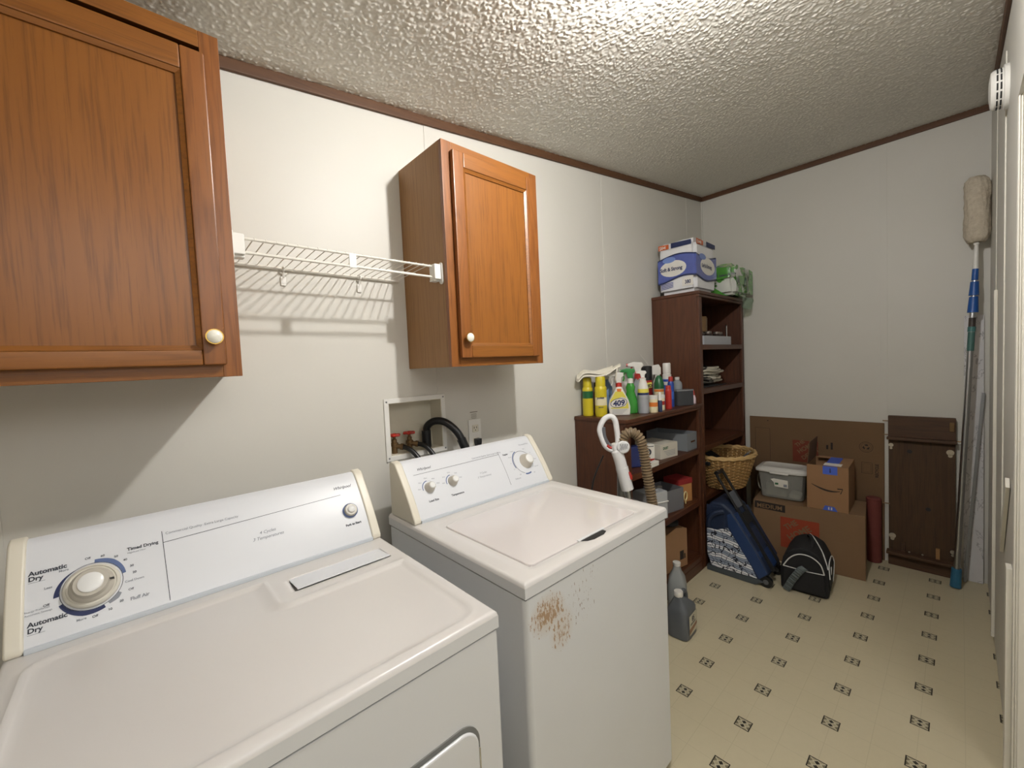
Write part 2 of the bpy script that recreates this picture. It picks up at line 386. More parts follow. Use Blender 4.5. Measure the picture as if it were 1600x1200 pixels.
# ------------------------------------------------------------------ the room
L, W, XL = 4.3885, 1.606, -.75
def zt(x): return 2.2182 + .1149 * x       # lower edge of ceiling moulding on left wall
def zc(x): return zt(x) + .037             # ceiling
T = .12
struct(B().box(XL - T, L + T, -3.2, T, -.1, 0).build('floor', floorm))
b = B(); x0, x1 = XL - T, L + T
b.prism([(x0, zc(x0) + .0006), (x1, zc(x1) + .0006), (x1, zc(x1) + .1), (x0, zc(x0) + .1)], -3.2, T, 'y'); ceiling = struct(b.build('ceiling', ceilm, smooth=0))
def stomp_texture():
    """real sprayed bumps hanging from the slab: jittered elongated blobs on a fine grid"""
    rs = np.random.RandomState(3); cell = .0090
    xa, xb, ya, yb = .15, L, -W, 0.0
    nx, ny = 1240, 474; xs = np.linspace(xa, xb, nx); ys = np.linspace(ya, yb, ny); X, Y = np.meshgrid(xs, ys)
    cx, cy = int((xb - xa) / cell) + 4, int((yb - ya) / cell) + 4
    jx = rs.rand(cy, cx); jy = rs.rand(cy, cx); hh = rs.rand(cy, cx) ** 1.6 * .0037 + .0003; rr_ = .0030 + rs.rand(cy, cx) * .0040; an = rs.rand(cy, cx) * math.pi; el = 1 + rs.rand(cy, cx) * 1.1
    I = ((X - xa) / cell).astype(int) + 1; J = ((Y - ya) / cell).astype(int) + 1; H = np.zeros_like(X)
    for di in (-1, 0, 1):
        for dj in (-1, 0, 1):
            i, j = I + di, J + dj; px = xa + (i - 1 + jx[j, i]) * cell; py = ya + (j - 1 + jy[j, i]) * cell
            dx, dy = X - px, Y - py; ca, sa = np.cos(an[j, i]), np.sin(an[j, i]); u = (dx * ca + dy * sa) / (rr_[j, i] * el[j, i]); v = (-dx * sa + dy * ca) / rr_[j, i]
            d = np.clip(1 - (u * u + v * v), 0, 1); H = np.maximum(H, hh[j, i] * d ** 1.3)
    H += rs.rand(ny, nx) * .00035
    Z = 2.2182 + .1149 * X + .037 - H
    co = np.stack([X, Y, Z], -1).reshape(-1, 3) - np.array(ceiling.location)
    a = np.arange(nx * ny).reshape(ny, nx); q = np.stack([a[:-1, :-1], a[1:, :-1], a[1:, 1:], a[:-1, 1:]], -1).reshape(-1, 4)
    me = ceiling.data; nv, nf, nl = len(me.vertices), len(me.polygons), len(me.loops)
    ov = np.empty(nv * 3); me.vertices.foreach_get('co', ov); ol = np.empty(nl, int); me.loops.foreach_get('vertex_index', ol); os_ = np.empty(nf, int); me.polygons.foreach_get('loop_start', os_)
    m2 = bpy.data.meshes.new('ceiling'); m2.vertices.add(nv + len(co)); m2.loops.add(nl + q.size); m2.polygons.add(nf + len(q))
    m2.vertices.foreach_set('co', np.concatenate([ov, co.ravel()])); m2.loops.foreach_set('vertex_index', np.concatenate([ol, (q + nv).ravel()]))
    m2.polygons.foreach_set('loop_start', np.concatenate([os_, nl + np.arange(len(q)) * 4]))
    m2.polygons.foreach_set('use_smooth', np.concatenate([np.zeros(nf, bool), np.ones(len(q), bool)])); m2.materials.append(ceilm); m2.update(calc_edges=True); m2.validate(); ceiling.data = m2
stomp_texture()
# left wall with the hole of the supply box
HX0, HX1, HZ0, HZ1 = 1.470, 1.7094, 1.0837, 1.2904
b = B()
def wpiece(xa, xb, za=None, zb=None):
    b.prism([(xa, za if za is not None else -.05), (xb, za if za is not None else -.05), (xb, zb if zb is not None else zc(xb) + .02), (xa, zb if zb is not None else zc(xa) + .02)], 0, T, 'y')
wpiece(XL - T, HX0); wpiece(HX1, L + T); wpiece(HX0, HX1, -.05, HZ0); wpiece(HX0, HX1, HZ1, None)
struct(b.build('wall_left', wallm))
struct(B().box(L, L + T, -3.2, 0, -.05, zc(L) + .03).build('wall_back', wallm))
DX0, DX1, DH = -.35, 2.76, 2.15   # wide opening to the next room where the photographer stands
b = B()
b.prism([(DX1, -.05), (L, -.05), (L, zc(L) + .02), (DX1, zc(DX1) + .02)], -W - .11, -W, 'y')
b.prism([(DX0, DH), (DX1, DH), (DX1, zc(DX1) + .02), (DX0, zc(DX0) + .02)], -W - .11, -W, 'y')
b.prism([(XL, -.05), (DX0, -.05), (DX0, zc(DX0) + .02), (XL, zc(XL) + .02)], -W - .11, -W, 'y')
struct(b.build('wall_right', wallm))
struct(B().prism([(-3.2, -.05), (0, -.05), (0, zc(XL) + .02), (-3.2, zc(XL) + .02)], XL - T, XL, 'x').build('wall_front', wallm))
struct(B().prism([(XL - T, -.05), (L + T, -.05), (L + T, zc(L) + .05), (XL - T, zc(XL))], -3.2 - T, -3.2, 'y').build('wall_far', wallm))
# ceiling mouldings
def mould(xa, xb): return [(xa, zt(xa)), (xb, zt(xb)), (xb, zc(xb) + .001), (xa, zc(xa) + .001)]
struct(B().prism(mould(XL, L), -.014, 0, 'y', bev=.004).build('trim_1', trim_w))
struct(B().box(L - .014, L, -W, -.013, zt(L), zc(L), bev=.004).build('trim_2', trim_wy))
struct(B().prism(mould(DX1 - 3, L - .013), -W, -W + .012, 'y', bev=.004).build('trim_3', trim_w))
# panel joint battens
k = 4
for xa, wd_ in ((.470, .042), (1.6950, .042), (2.934, .034), (4.10, .03)):
    xb = xa + wd_
    if abs(xa - 1.695) < .01:
        b = B(); b.prism([(xa, 1.31), (xb, 1.31), (xb, zt(xb)), (xa, zt(xa))], -.0025, 0, 'y', bev=.0008); b.prism([(xa, 0), (xb, 0), (xb, 1.06), (xa, 1.06)], -.0025, 0, 'y', bev=.0008)
    else: b = B().prism([(xa, 0), (xb, 0), (xb, zt(xb)), (xa, zt(xa))], -.0025, 0, 'y', bev=.0008)
    struct(b.build('trim_%d' % k, wallm)); k += 1
struct(B().box(L - .0025, L, -1.17, -1.135, 0, zt(L), bev=.0008).build('trim_%d' % k, wallm)); k += 1
struct(B().box(L - .012, L, -.012, 0, 0, zt(L), bev=.003).build('trim_%d' % k, wallm)); k += 1
whitetrim = mat('white_trim', (222, 218, 206), .45, var=.03)
for xa, wd_, za, zb, th in ((3.78, .02, .03, 2.55, .003), (3.22, .022, .62, 2.5, .004)):
    struct(B().box(xa, xa + wd_, -W, -W + th, za, zb, bev=.001).build('trim_%d' % k, whitetrim)); k += 1
# doorway casing and jamb with its stops (edge of the opening)
b = B(); b.box(DX1 - .010, DX1, -W - .115, -W - .0005, 0, DH + .35, bev=.001); b.box(DX1 - .014, DX1 - .010, -W - .0045, -W - .0008, 0, DH + .35, bev=.0015); b.box(DX1 - .014, DX1 - .010, -W - .0095, -W - .0065, 0, DH + .35, bev=.0012); b.box(DX1 - .012, DX1 - .010, -W - .114, -W - .012, 0, DH + .35, bev=.0008)
struct(b.build('trim_%d' % k, whitetrim)); k += 1
# grey plastic corner / thick white strip low on the right wall
tag(B().box(3.67, 3.69, -W, -W + .0115, .03, 1.66, bev=.002).build('wall_strip', whitetrim), 'long white plastic strip standing upright against the right wall', 'trim strip')
b = B(); M = Matrix.Translation((3.0, -W + .006, .80)) @ Matrix.Rotation(math.radians(-40), 4, 'Y')
b.box(-.02, .02, -.004, .006, -.20, .20, bev=.001, M=M); tag(b.build('loose_trim_piece', whitetrim), 'short broken trim piece leaning diagonally by the doorway', 'trim piece')
tag(B().box(2.765, 2.815, -W, -W + .0135, .0, .70, bev=.0015).build('casing_board', whitetrim), 'short white board covering the lower door casing', 'board')

# ceiling lamp (just above the frame)
t = thing('ceiling_lamp', 'small bright bulb in a round white ceiling base above the washer', 'lamp', (LAMP_POS[0], LAMP_POS[1], zc(LAMP_POS[0])))
N = NT('lamp_glow'); N.b.inputs['Emission Color'].default_value = (1, .985, .965, 1); N.b.inputs['Emission Strength'].default_value = LAMP_STRENGTH; N.col((.9, .9, .9))
N.m.cycles.emission_sampling = 'FRONT_BACK'
B().lathe([(.001, -.024), (.012, -.021), (.021, -.012), (.024, 0), (.021, .012), (.013, .026), (.013, .034), (.001, .0345)], LAMP_POS, 24).build('light_bulb', N.m, t)
B().lathe([(.001, -.035), (.03, -.03), (.06, -.012), (.062, .012), (.06, .02)], (LAMP_POS[0], LAMP_POS[1], zc(LAMP_POS[0]) + .006), 24).build('lamp_base', whiteplastic, t)

# ------------------------------------------------------------------ wall cabinets
def cabinet(label, x0, x1, zb, zt_, dx0, dx1, dz0, dz1, px0, px1, pz0, pz1, knob, hinge):
    t = thing('wall_cabinet', label, 'cabinet', ((x0 + x1) / 2, -.15, zb), group=None)
    b = B()
    b.box(x0, x0 + .012, -.285, -.001, zb, zt_); b.box(x1 - .012, x1, -.285, -.001, zb, zt_); b.box(x0 + .012, x1 - .012, -.285, -.001, zb + .006, zb + .018); b.box(x0 + .012, x1 - .012, -.285, -.001, zt_ - .018, zt_ - .004)
    b.box(x0 + .012, x1 - .012, -.008, -.001, zb + .018, zt_ - .018)
    b.build('carcass', oak_side, t)
    b = B(); f = .038; y0, y1 = -.302, -.2851
    b.box(x0, x0 + f, y0, y1, zb, zt_, bev=.0012); b.box(x1 - f, x1, y0, y1, zb, zt_, bev=.0012)
    b.box(x0 + f, x1 - f, y0, y1, zb, zb + f, bev=.0012, m=1); b.box(x0 + f, x1 - f, y0, y1, zt_ - f, zt_, bev=.0012, m=1)
    b.build('face_frame', [oak_s, oak_h], t)
    # door: stiles, rails with moulded lip, recessed panel
    yd0, yd1 = -.323, -.3035
    b = B(); bv = .004
    b.box(dx0, px0, yd0, yd1, dz0, dz1, bev=bv, m=0); b.box(px1, dx1, yd0, yd1, dz0, dz1, bev=bv, m=0)
    b.box(px0, px1, yd0, yd1, dz0, pz0, bev=bv, m=1); b.box(px0, px1, yd0, yd1, pz1, dz1, bev=bv, m=1)
    r = .010  # sticking moulding: a sloped inner lip
    def lip(q):  # q: list of 4 corner pts outer -> inner
        b.add(q, [(0, 1, 2, 3)], 2)
    o = [(px0, pz0), (px1, pz0), (px1, pz1), (px0, pz1)]; i_ = [(px0 + r, pz0 + r), (px1 - r, pz0 + r), (px1 - r, pz1 - r), (px0 + r, pz1 - r)]
    for a in range(4):
        c = (a + 1) % 4
        lip([(o[a][0], yd0 + .003, o[a][1]), (o[c][0], yd0 + .003, o[c][1]), (i_[c][0], yd0 + .008, i_[c][1]), (i_[a][0], yd0 + .008, i_[a][1])])
        lip([(i_[a][0], yd0 + .008, i_[a][1]), (i_[c][0], yd0 + .008, i_[c][1]), (i_[c][0], yd0 + .014, i_[c][1]), (i_[a][0], yd0 + .014, i_[a][1])])
    d = b.build('door', [oak_s, oak_h, oak_h], t, recalc=True)
    B().box(px0 - .004, px1 + .004, yd0 + .012, yd0 + .017, pz0 - .004, pz1 + .004).build('door_panel', oak_v, d)
    kx, kz = knob
    M = Matrix.Translation((kx, yd0, kz)) @ Matrix.Rotation(math.pi / 2, 4, 'X')
    kb = B().lathe([(.006, -.001), (.005, .012), (.0165, .015), (.0175, .019)], n=20, M=M, m=1).lathe([(.0150, .017), (.0150, .0205), (.012, .0235), (.006, .0255), (.001, .026)], n=20, M=M, m=0)
    kb.build('knob', [ceramic, brass], d)
    for hz in (dz0 + .07, dz1 - .07):
        xx = dx1 + .001 if hinge == 'R' else dx0 - .007
        B().box(xx, xx + .006, -.312, -.3025, hz - .022, hz + .022, bev=.001).build('hinge', brass, t)
    return t
c1 = cabinet('large oak wall cabinet above the dryer with a white and brass knob', .335, .955, 1.4205, 2.2195, .366, .923, 1.449, 2.160, .412, .878, 1.484, 2.107, (.900, 1.513), 'L')
c2 = cabinet('narrow oak wall cabinet above the washer, right of the wire shelf', 1.571, 2.0324, 1.4201, 2.1945, 1.603, 1.995, 1.450, 2.163, 1.648, 1.955, 1.493, 2.110, (1.627, 1.520), 'R')

# ------------------------------------------------------------------ wire shelf
t = thing('wire_shelf', 'white ventilated wire shelf between the two oak cabinets', 'shelf', (1.26, -.13, 1.74))
zs = 1.772
def rod(name, y, z, xa, xb, r=.0032):
    B().cyl((xa, y, z), (xb, y, z), r, 10).build(name, wirew, t)
rod('front_rod', -.250, zs, .984, 1.553, .0038); rod('lip_rod', -.250, zs - .036, .962, 1.553, .0038); rod('middle_rod', -.135, zs - .004, .962, 1.545); rod('back_rod', -.012, zs - .010, .962, 1.540, .0038)
for i in range(22):
    x = .985 + i * .0262
    B().tube([(x, -.254, zs - .001), (x, -.252, zs + .004), (x, -.245, zs + .0045), (x, -.135, zs), (x, -.012, zs - .0055)], .0014, 6).build('cross_wire', wirew, t)
B().box(1.255, 1.277, -.2545, -.2495, zs - .040, zs + .003, bev=.001).build('joint_clip', whiteplastic, t)
for s_, xa in ((1, 1.5705), (-1, .9555)):
    b = B(); f = -1 if s_ > 0 else 1
    b.prism(rrect(-.279, -.258, zs - .062, zs + .012, .010), xa, xa + f * .005, 'x', bev=.001)
    x1_, x2_ = sorted((xa + f * .005, xa + f * .030)); b.box(x1_, x2_, -.272, -.236, zs - .046, zs + .006, bev=.003)
    b.box(x1_, x2_, -.262, -.236, zs - .052, zs - .046, bev=.001)
    b.build('end_bracket', whiteplastic, t)
for x in (1.135, 1.385):
    b = B(); b.box(x - .008, x + .008, -.006, -.0005, 1.708, 1.738, bev=.002); b.tube([(x, -.004, 1.735), (x, -.010, 1.752), (x, -.020, 1.755), (x, -.022, 1.763), (x, -.013, 1.7685)], .003, 6); b.cyl((x, -.006, 1.716), (x, -.0075, 1.716), .003, 8)
    b.build('wall_clip', whiteplastic, t)

# ------------------------------------------------------------------ laundry supply box
t = thing('supply_box', 'white recessed washer supply box set in the wall', 'utility box', (1.59, -.002, 1.066))
fx0, fx1, fz0, fz1 = 1.452, 1.7274, 1.0657, 1.3084
b = B()
b.box(fx0, HX0 + .001, -.006, -.0005, fz0, fz1, bev=.0015); b.box(HX1 - .001, fx1, -.006, -.0005, fz0, fz1, bev=.0015); b.box(HX0, HX1, -.006, -.0005, fz0, HZ0 + .001, bev=.0015); b.box(HX0, HX1, -.006, -.0005, HZ1 - .001, fz1, bev=.0015)
b.build('flange', whiteplastic, t)
boxin = mat('supply_box_inside', (214, 208, 190), .5, var=.05, vs=12)
b = B(); q = .003; D = .085
b.box(HX0 + .0005, HX0 + q, -.003, D, HZ0 + .0005, HZ1 - .0005); b.box(HX1 - q, HX1 - .0005, -.003, D, HZ0 + .0005, HZ1 - .0005); b.box(HX0 + q, HX1 - q, -.003, D, HZ0 + .0005, HZ0 + q); b.box(HX0 + q, HX1 - q, -.003, D, HZ1 - q, HZ1 - .0005); b.box(HX0 + .0005, HX1 - .0005, D - .003, D, HZ0 + .0005, HZ1 - .0005)
b.build('recess', boxin, t)
for x in (fx0 + .010, fx1 - .010):
    for z in (fz0 + .012, fz1 - .012): B().cyl((x, -.006, z), (x, -.0075, z), .0035, 10).build('screw', steelm, t)
def valve(x, y, supply):
    z0 = HZ0 + .003
    v = B().lathe([(.011, 0), (.011, .028), (.015, .030), (.015, .042), (.010, .044), (.010, .056), (.006, .058), (.006, .072)], (x, y, z0), 14).cyl((x, y, z0 + .030), (x + .020, y - .018, z0 + .026), .010, 12).cyl((x + .018, y - .016, z0 + .0265), (x + .026, y - .024, z0 + .025), .013, 8).build('water_valve', aged, supply)
    pts = []
    b = B(); n = 30
    prof = [(math.cos(a) * (.020 + .0035 * math.cos(6 * a)), math.sin(a) * (.020 + .0035 * math.cos(6 * a))) for a in [2 * math.pi * i / n for i in range(n)]]
    b.tube([(x + px_, y + py_, z0 + .073) for px_, py_ in prof], .0045, 8, closed=True)
    for a in range(3): c_, s2 = math.cos(a * math.pi / 3), math.sin(a * math.pi / 3); b.cyl((x - .02 * c_, y - .02 * s2, z0 + .073), (x + .02 * c_, y + .02 * s2, z0 + .073), .0035, 6)
    b.cyl((x, y, z0 + .066), (x, y, z0 + .080), .006, 10)
    b.build('handle_wheel', redp, v); return v
valve(1.503, .030, t)
valve(1.572, .035, t)
def hose(name, label, pts, r, cat='hose'):
    return tag(B().tube(smoothpath(pts, 8), r, 12).build(name, blackr, wn=False), label, cat)
hose('water_hose', 'black rubber water hose from the left valve', [(1.529, .006, 1.1115), (1.545, -.020, 1.100), (1.562, -.050, 1.068), (1.572, -.068, 1.02), (1.575, -.075, .90), (1.575, -.075, .80)], .0095)
hose('water_hose', 'black rubber water hose from the right valve', [(1.598, .011, 1.1115), (1.615, -.015, 1.103), (1.632, -.045, 1.070), (1.640, -.062, 1.02), (1.642, -.07, .90), (1.642, -.07, .80)], .0095)
b = B(); pts = smoothpath([(1.652, .035, HZ0 + .006), (1.652, .035, 1.150), (1.657, .025, 1.180), (1.675, -.002, 1.197), (1.705, -.035, 1.190), (1.738, -.065, 1.150), (1.760, -.082, 1.095), (1.775, -.09, 1.04), (1.78, -.092, .9)], 8)
b.tube(pts, .0155, 14); b.cyl((1.652, .035, HZ0 + .0035), (1.652, .035, 1.158), .0195, 16); b.cyl((1.752, -.0755, 1.118), (1.765, -.0855, 1.075), .019, 16)
tag(b.build('drain_hose', blackr, wn=False), 'thick black drain hose looping out of the supply box', 'hose')
# outlet
t = thing('wall_outlet', 'beige wall outlet right of the supply box', 'outlet', (1.880, -.001, 1.049))
B().box(1.845, 1.915, -.006, -.0005, 1.047, 1.180, bev=.003).build('cover_plate', whiteplastic, t)
for z in (1.062, 1.122): B().box(1.864, 1.896, -.0085, -.005, z, z + .033, bev=.004).build('receptacle', capcream, t)
b = B()
for x in (1.8735, 1.8865): b.box(x - .0012, x + .0012, -.0092, -.0084, 1.138, 1.147)
b.cyl((1.880, -.0084, 1.131), (1.880, -.0092, 1.131), .0025, 8); b.build('slot', darkgap, t)
b = B(); b.prism([(1.866, 1.094), (1.894, 1.094), (1.893, 1.075), (1.888, 1.058), (1.886, 1.045), (1.876, 1.045), (1.872, 1.058), (1.867, 1.075)], -.036, -.0092, 'y', bev=.003)
b.tube(smoothpath([(1.881, -.024, 1.047), (1.883, -.026, 1.02), (1.888, -.04, .98), (1.89, -.06, .92), (1.89, -.07, .80)], 6), .005, 8)
tag(b.build('power_plug', blackr), 'black power plug with its cord in the wall outlet', 'plug')
b = B()
for i, (w_, z) in enumerate(((.042, 1.211), (.030, 1.203), (.032, 1.198), (.028, 1.193), (.031, 1.188), (.026, 1.183))):
    b.box(1.880 - w_ / 2, 1.880 + w_ / 2, -.0012, -.0004, z, z + (.0032 if i == 0 else .0014))
tag(b.build('printed_notice', mat('notice_ink', (120, 112, 100), .7, var=.1)), 'small printed notice on the wall above the outlet', 'notice')

# ------------------------------------------------------------------ appliances
P0 = Vector((0, -.305, .92)); P1 = Vector((0, -.190, 1.09)); FD = (P1 - P0).normalized(); FN = Vector((0, -FD.z, FD.y))
def fp(x, v, off=0.0006): return Vector((x, 0, 0)) + P0 + FD * v + FN * off
def sag(v): return .006 * (1 - ((v - .10) / .10) ** 2)  # slight outward bow
def appliance(kind, label, x0, x1, yf, zb_band):
    t = thing(kind, label, 'dryer' if kind == 'dryer' else 'washing machine', ((x0 + x1) / 2, (yf - .13) / 2, 0))
    return t
def top_deck(t, x0, x1, yf, yb, shape, zb, m):
    """heightfield lid deck with rounded edge + skirt"""
    z1 = .914; r = .011
    def axis(a, b_, extra):
        s = {a + r * (1 - math.cos(math.pi / 2 * i / 5)) for i in range(6)} | {b_ - r * (1 - math.cos(math.pi / 2 * i / 5)) for i in range(6)}
        n = int((b_ - a) / .012)
        s |= {a + r + (b_ - a - 2 * r) * i / n for i in range(n + 1)} | set(extra); s = sorted(s); o = [s[0]]
        for q_ in s[1:]:
            if q_ - o[-1] > .0009: o.append(q_)
        o[-1] = b_; return o
    ex, ey = shape(None, None)
    xs = axis(x0, x1, ex); ys = axis(yf, yb, ey)
    def fn(x, y):
        def e(d): return r - math.sqrt(max(0, r * r - (r - d) ** 2)) if d < r else 0
        # rounded corners
        z = z1 - max(e(x - x0), e(x1 - x), e(y - yf)) - shape(x, y)
        return (x, y, z)
    b = B().grid(xs, ys, fn, m=0)
    # skirt
    zr = z1 - r
    for pa, pb in (((x0, yf), (x1, yf)), ((x1, yf), (x1, yb)), ((x1, yb), (x0, yb)), ((x0, yb), (x0, yf))):
        n = 2; b.add([(pa[0], pa[1], zb), (pb[0], pb[1], zb), (pb[0], pb[1], zr), (pa[0], pa[1], zr)], [(0, 1, 2, 3)], 1)
    b.add([(x0, yf, zb), (x1, yf, zb), (x1, yb, zb), (x0, yb, zb)], [(3, 2, 1, 0)])
    b.box(x0 + .004, x1 - .004, yf + .004, yb - .004, .872, .879, m=2); return b.build('top_panel', [m, enamel, darkgap], t, wn=False, smooth=50, recalc=False)
def console(t, x0, x1):
    cw = .026  # end cap width
    n = 10
    front = [(P0 + FD * (.205 * i / n) + FN * sag(.205 * i / n)) for i in range(n + 1)]
    prof = [(-.150, .9145), (-.302, .9145)] + [(p.y, p.z) for p in front] + [(-.180, 1.096), (-.168, 1.098), (-.150, 1.09)]
    B().prism(prof, x0 + cw, x1 - cw, 'x').build('control_panel', panelw, t, wn=False, smooth=30)
    capp = [(-.146, .9142), (-.309, .9142), (-.309, .926)] + [(p.y - .005, p.z + .002) for p in front[1:-1]] + [(-.196, 1.092), (-.186, 1.100), (-.165, 1.104), (-.147, 1.094)]
    for a, b_ in ((x0, x0 + cw), (x1 - cw, x1)):
        B().prism(capp, a, b_, 'x', bev=.005, seg=3).build('end_cap', capcream, t, smooth=50)
    B().box(x0 + cw, x1 - cw, -.3105, -.302, .9143, .9235, bev=.001).build('lower_strip', mat('grey_strip', (206, 212, 218), .35, var=0), t)
def kmat(x, v): # frame whose +Z points out of the console face
    o = fp(x, v, sag(v)); X = Vector((1, 0, 0)); Z = FN; Y = Z.cross(X); return Matrix(((X.x, Y.x, Z.x, o.x), (X.y, Y.y, Z.y, o.y), (X.z, Y.z, Z.z, o.z), (0, 0, 0, 1)))
def knob(t, x, v, r, h, big=False):
    M = kmat(x, v)
    if big:
        k_ = B().lathe([(r * 1.28, .0), (r * 1.28, .004), (r * 1.22, .008), (r * 1.12, .010), (r * 1.10, .008), (r * 1.0, .008)], n=40, M=M, m=1).lathe([(r * 1.02, .008), (r * .98, .012), (r * .84, .016), (r * .78, h * .8), (r * .76, h)], n=40, M=M).build('dial', [greyknob, mat('dial_ring', (214, 210, 198), .3, var=0)], t, wn=False)
    else:
        k_ = B().lathe([(r * 1.15, 0), (r * 1.12, .004), (r, .008), (r * .82, h * .9), (r * .74, h)], n=32, M=M).build('knob', greyknob, t, wn=False)
    q = .66 if not big else .58
    B().lathe([(r * q, h - .0005), (r * q * .98, h + .0022), (r * q * .8, h + .004), (.0005, h + .0045)], n=28, M=M).build('knob_cap', knobwhite, k_, wn=False)
    B().box(r * .80, r * 1.0, -.0008, .0008, h * .3, h * .75, M=M).build('pointer_mark', darkgap, k_)
    return k_
def arc(b, x, v, r0, r1, a0, a1, m=0, n=14, off=.0006):
    vs = []; 
    for i in range(n + 1):
        a = math.radians(a0 + (a1 - a0) * i / n)
        for r in (r0, r1): vs.append(fp(x + r * math.cos(a), v + r * math.sin(a), sag(v + r * math.sin(a)) + off))
    b.add(vs, [(2 * i, 2 * i + 1, 2 * i + 3, 2 * i + 2) for i in range(n)], m)
def pl(b, xa, va, xb, vb, w=.0012, m=0):
    n = 6; d = Vector((xb - xa, vb - va)).normalized(); px, pv = -d.y * w / 2, d.x * w / 2
    vs = []
    for i in range(n + 1):
        x = xa + (xb - xa) * i / n; v = va + (vb - va) * i / n
        for s_ in (1, -1): vs.append(fp(x + px * s_, v + pv * s_, sag(v) + .0005))
    b.add(vs, [(2 * i, 2 * i + 1, 2 * i + 3, 2 * i + 2) for i in range(n)], m)
def ftext(b, body, size, x, v, m=0, bold=0, align='LEFT', shear=0): b.text(body, size, fp(x, v, sag(v) + .0007), (1, 0, 0), FD, m, align, bold, shear=shear)

# ---- washer
x0, x1, yf, yb = 1.385, 2.0585, -.8208, -.135
t = thing('washing_machine', 'white top-loading washing machine with a rust-scuffed front', 'washing machine', ((x0 + x1) / 2, -.45, 0))
B().prism(rrect(x0 + .001, x1 - .001, yf + .0015, yb, .014, 6), .022, .8735, 'z', bev=.0025).build('cabinet', enamel_rust, t)
lid = (1.462, 1.957, -.763, -.372)
def wshape(x, y):
    if x is None:
        ex = [lid[0] + d for d in (-.03, -.02, -.012, -.004)] + [lid[1] + d for d in (.004, .012, .02, .03, .04, .05)]
        ey = [lid[2] + d for d in (-.03, -.02, -.012, -.004, 0)] + [lid[3] + d for d in (0, .008, .016, .024)]
        return ex, ey
    d = sdrr(x, y, 1.425, 2.018, -.790, -.325, .05); s = .0045 * (1 - sst(-.022, 0, d))
    d2 = sdrr(x, y, lid[0] - .003, lid[1] + .003, lid[2] - .003, lid[3] + .003, .02)
    return s + .0075 * (1 - sst(-.004, .001, d2))
top_deck(t, x0, x1, yf, yb, wshape, .8775, topm)
b = B().prism(rrect(lid[0], lid[1], lid[2], lid[3], .016), .9030, .9120, 'z', bev=.003, seg=3)
ld_ = b.build('lid', mat('lid_enamel', (222, 216, 214), .16, var=.015, vs=3, coat=.5), t, smooth=40)
b = B(); b.sheet([(1.660, -.764, .9112), (1.765, -.764, .9112), (1.757, -.785, .9148), (1.735, -.793, .9152), (1.690, -.793, .9152), (1.668, -.785, .9148)], .0012, (0, 0, -1)); b.build('finger_recess_shade', darkgap, t)  # dark sheet laid on the deck, painting the shade of the recess
B().box(1.652, 1.776, -.767, -.758, .9095, .9140, bev=.0015).build('lid_handle', enamel, ld_)
console(t, x0 + .006, x1 - .003)
for x in (x0 + .05, x1 - .05):
    for y in (yf + .05, yb - .05): B().lathe([(.02, 0), (.02, .008), (.008, .010), (.008, .024)], (x, y, 0), 14).build('foot', blackr, t)
knob(t, 1.485, .101, .0165, .024); knob(t, 1.581, .102, .0165, .024); knob(t, 1.953, .104, .028, .028)
b = B()
pl(b, 1.443, .157, 1.832, .160); pl(b, 1.832, .173, 1.828, .027)
for x in (1.485, 1.581):
    arc(b, x, .101, .0245, .0275, 95, 190, 1); arc(b, x, .101, .024, .0248, -10, 95, 2)
    for a in (180, 140, 95, 50, 10): ftext(b, 'Hot' if x > 1.5 else 'Mini', .007, x + .038 * math.cos(math.radians(a)), .101 + .034 * math.sin(math.radians(a)), 2, align='CENTER')
arc(b, 1.938, .104, .052, .056, 110, 200, 1); arc(b, 1.938, .104, .049, .0505, -40, 250, 0, 30); arc(b, 1.938, .104, .050, .056, 255, 290, 1)
for i, a in enumerate((-60, -30, 0, 30, 60, 120, 150, 175, 200, 230)): ftext(b, ('Off', 'Normal', 'Rinse', '8', 'Spin', 'Heavy', 'Perm', '4', '12', 'Off')[i], .007, 1.938 + .068 * math.cos(math.radians(a)), .102 + .064 * math.sin(math.radians(a)), 2, align='CENTER')
ftext(b, 'Whirlpool', .013, 1.462, .170, 0, .0001, shear=.5)
ftext(b, 'Load Size', .010, 1.485, .052, 0, .0003, 'CENTER'); ftext(b, 'Temperature', .010, 1.583, .050, 0, .0003, 'CENTER')
ftext(b, '7 Cycles', .010, 1.722, .100, 2, 0, 'CENTER', .3); ftext(b, '3 Temperatures', .010, 1.722, .086, 2, 0, 'CENTER', .3)
ftext(b, 'Commercial Quality  Extra Large Capacity', .0085, 1.700, .166, 2); ftext(b, 'Regular', .009, 1.850, .150, 0, .0002); ftext(b, 'Permanent Press', .008, 1.985, .178, 2, 0, 'CENTER'); ftext(b, 'Delicate', .009, 1.86, .040, 2)
b.build('printed_lettering', [ink, slate, inkg], t, smooth=0, recalc=False)

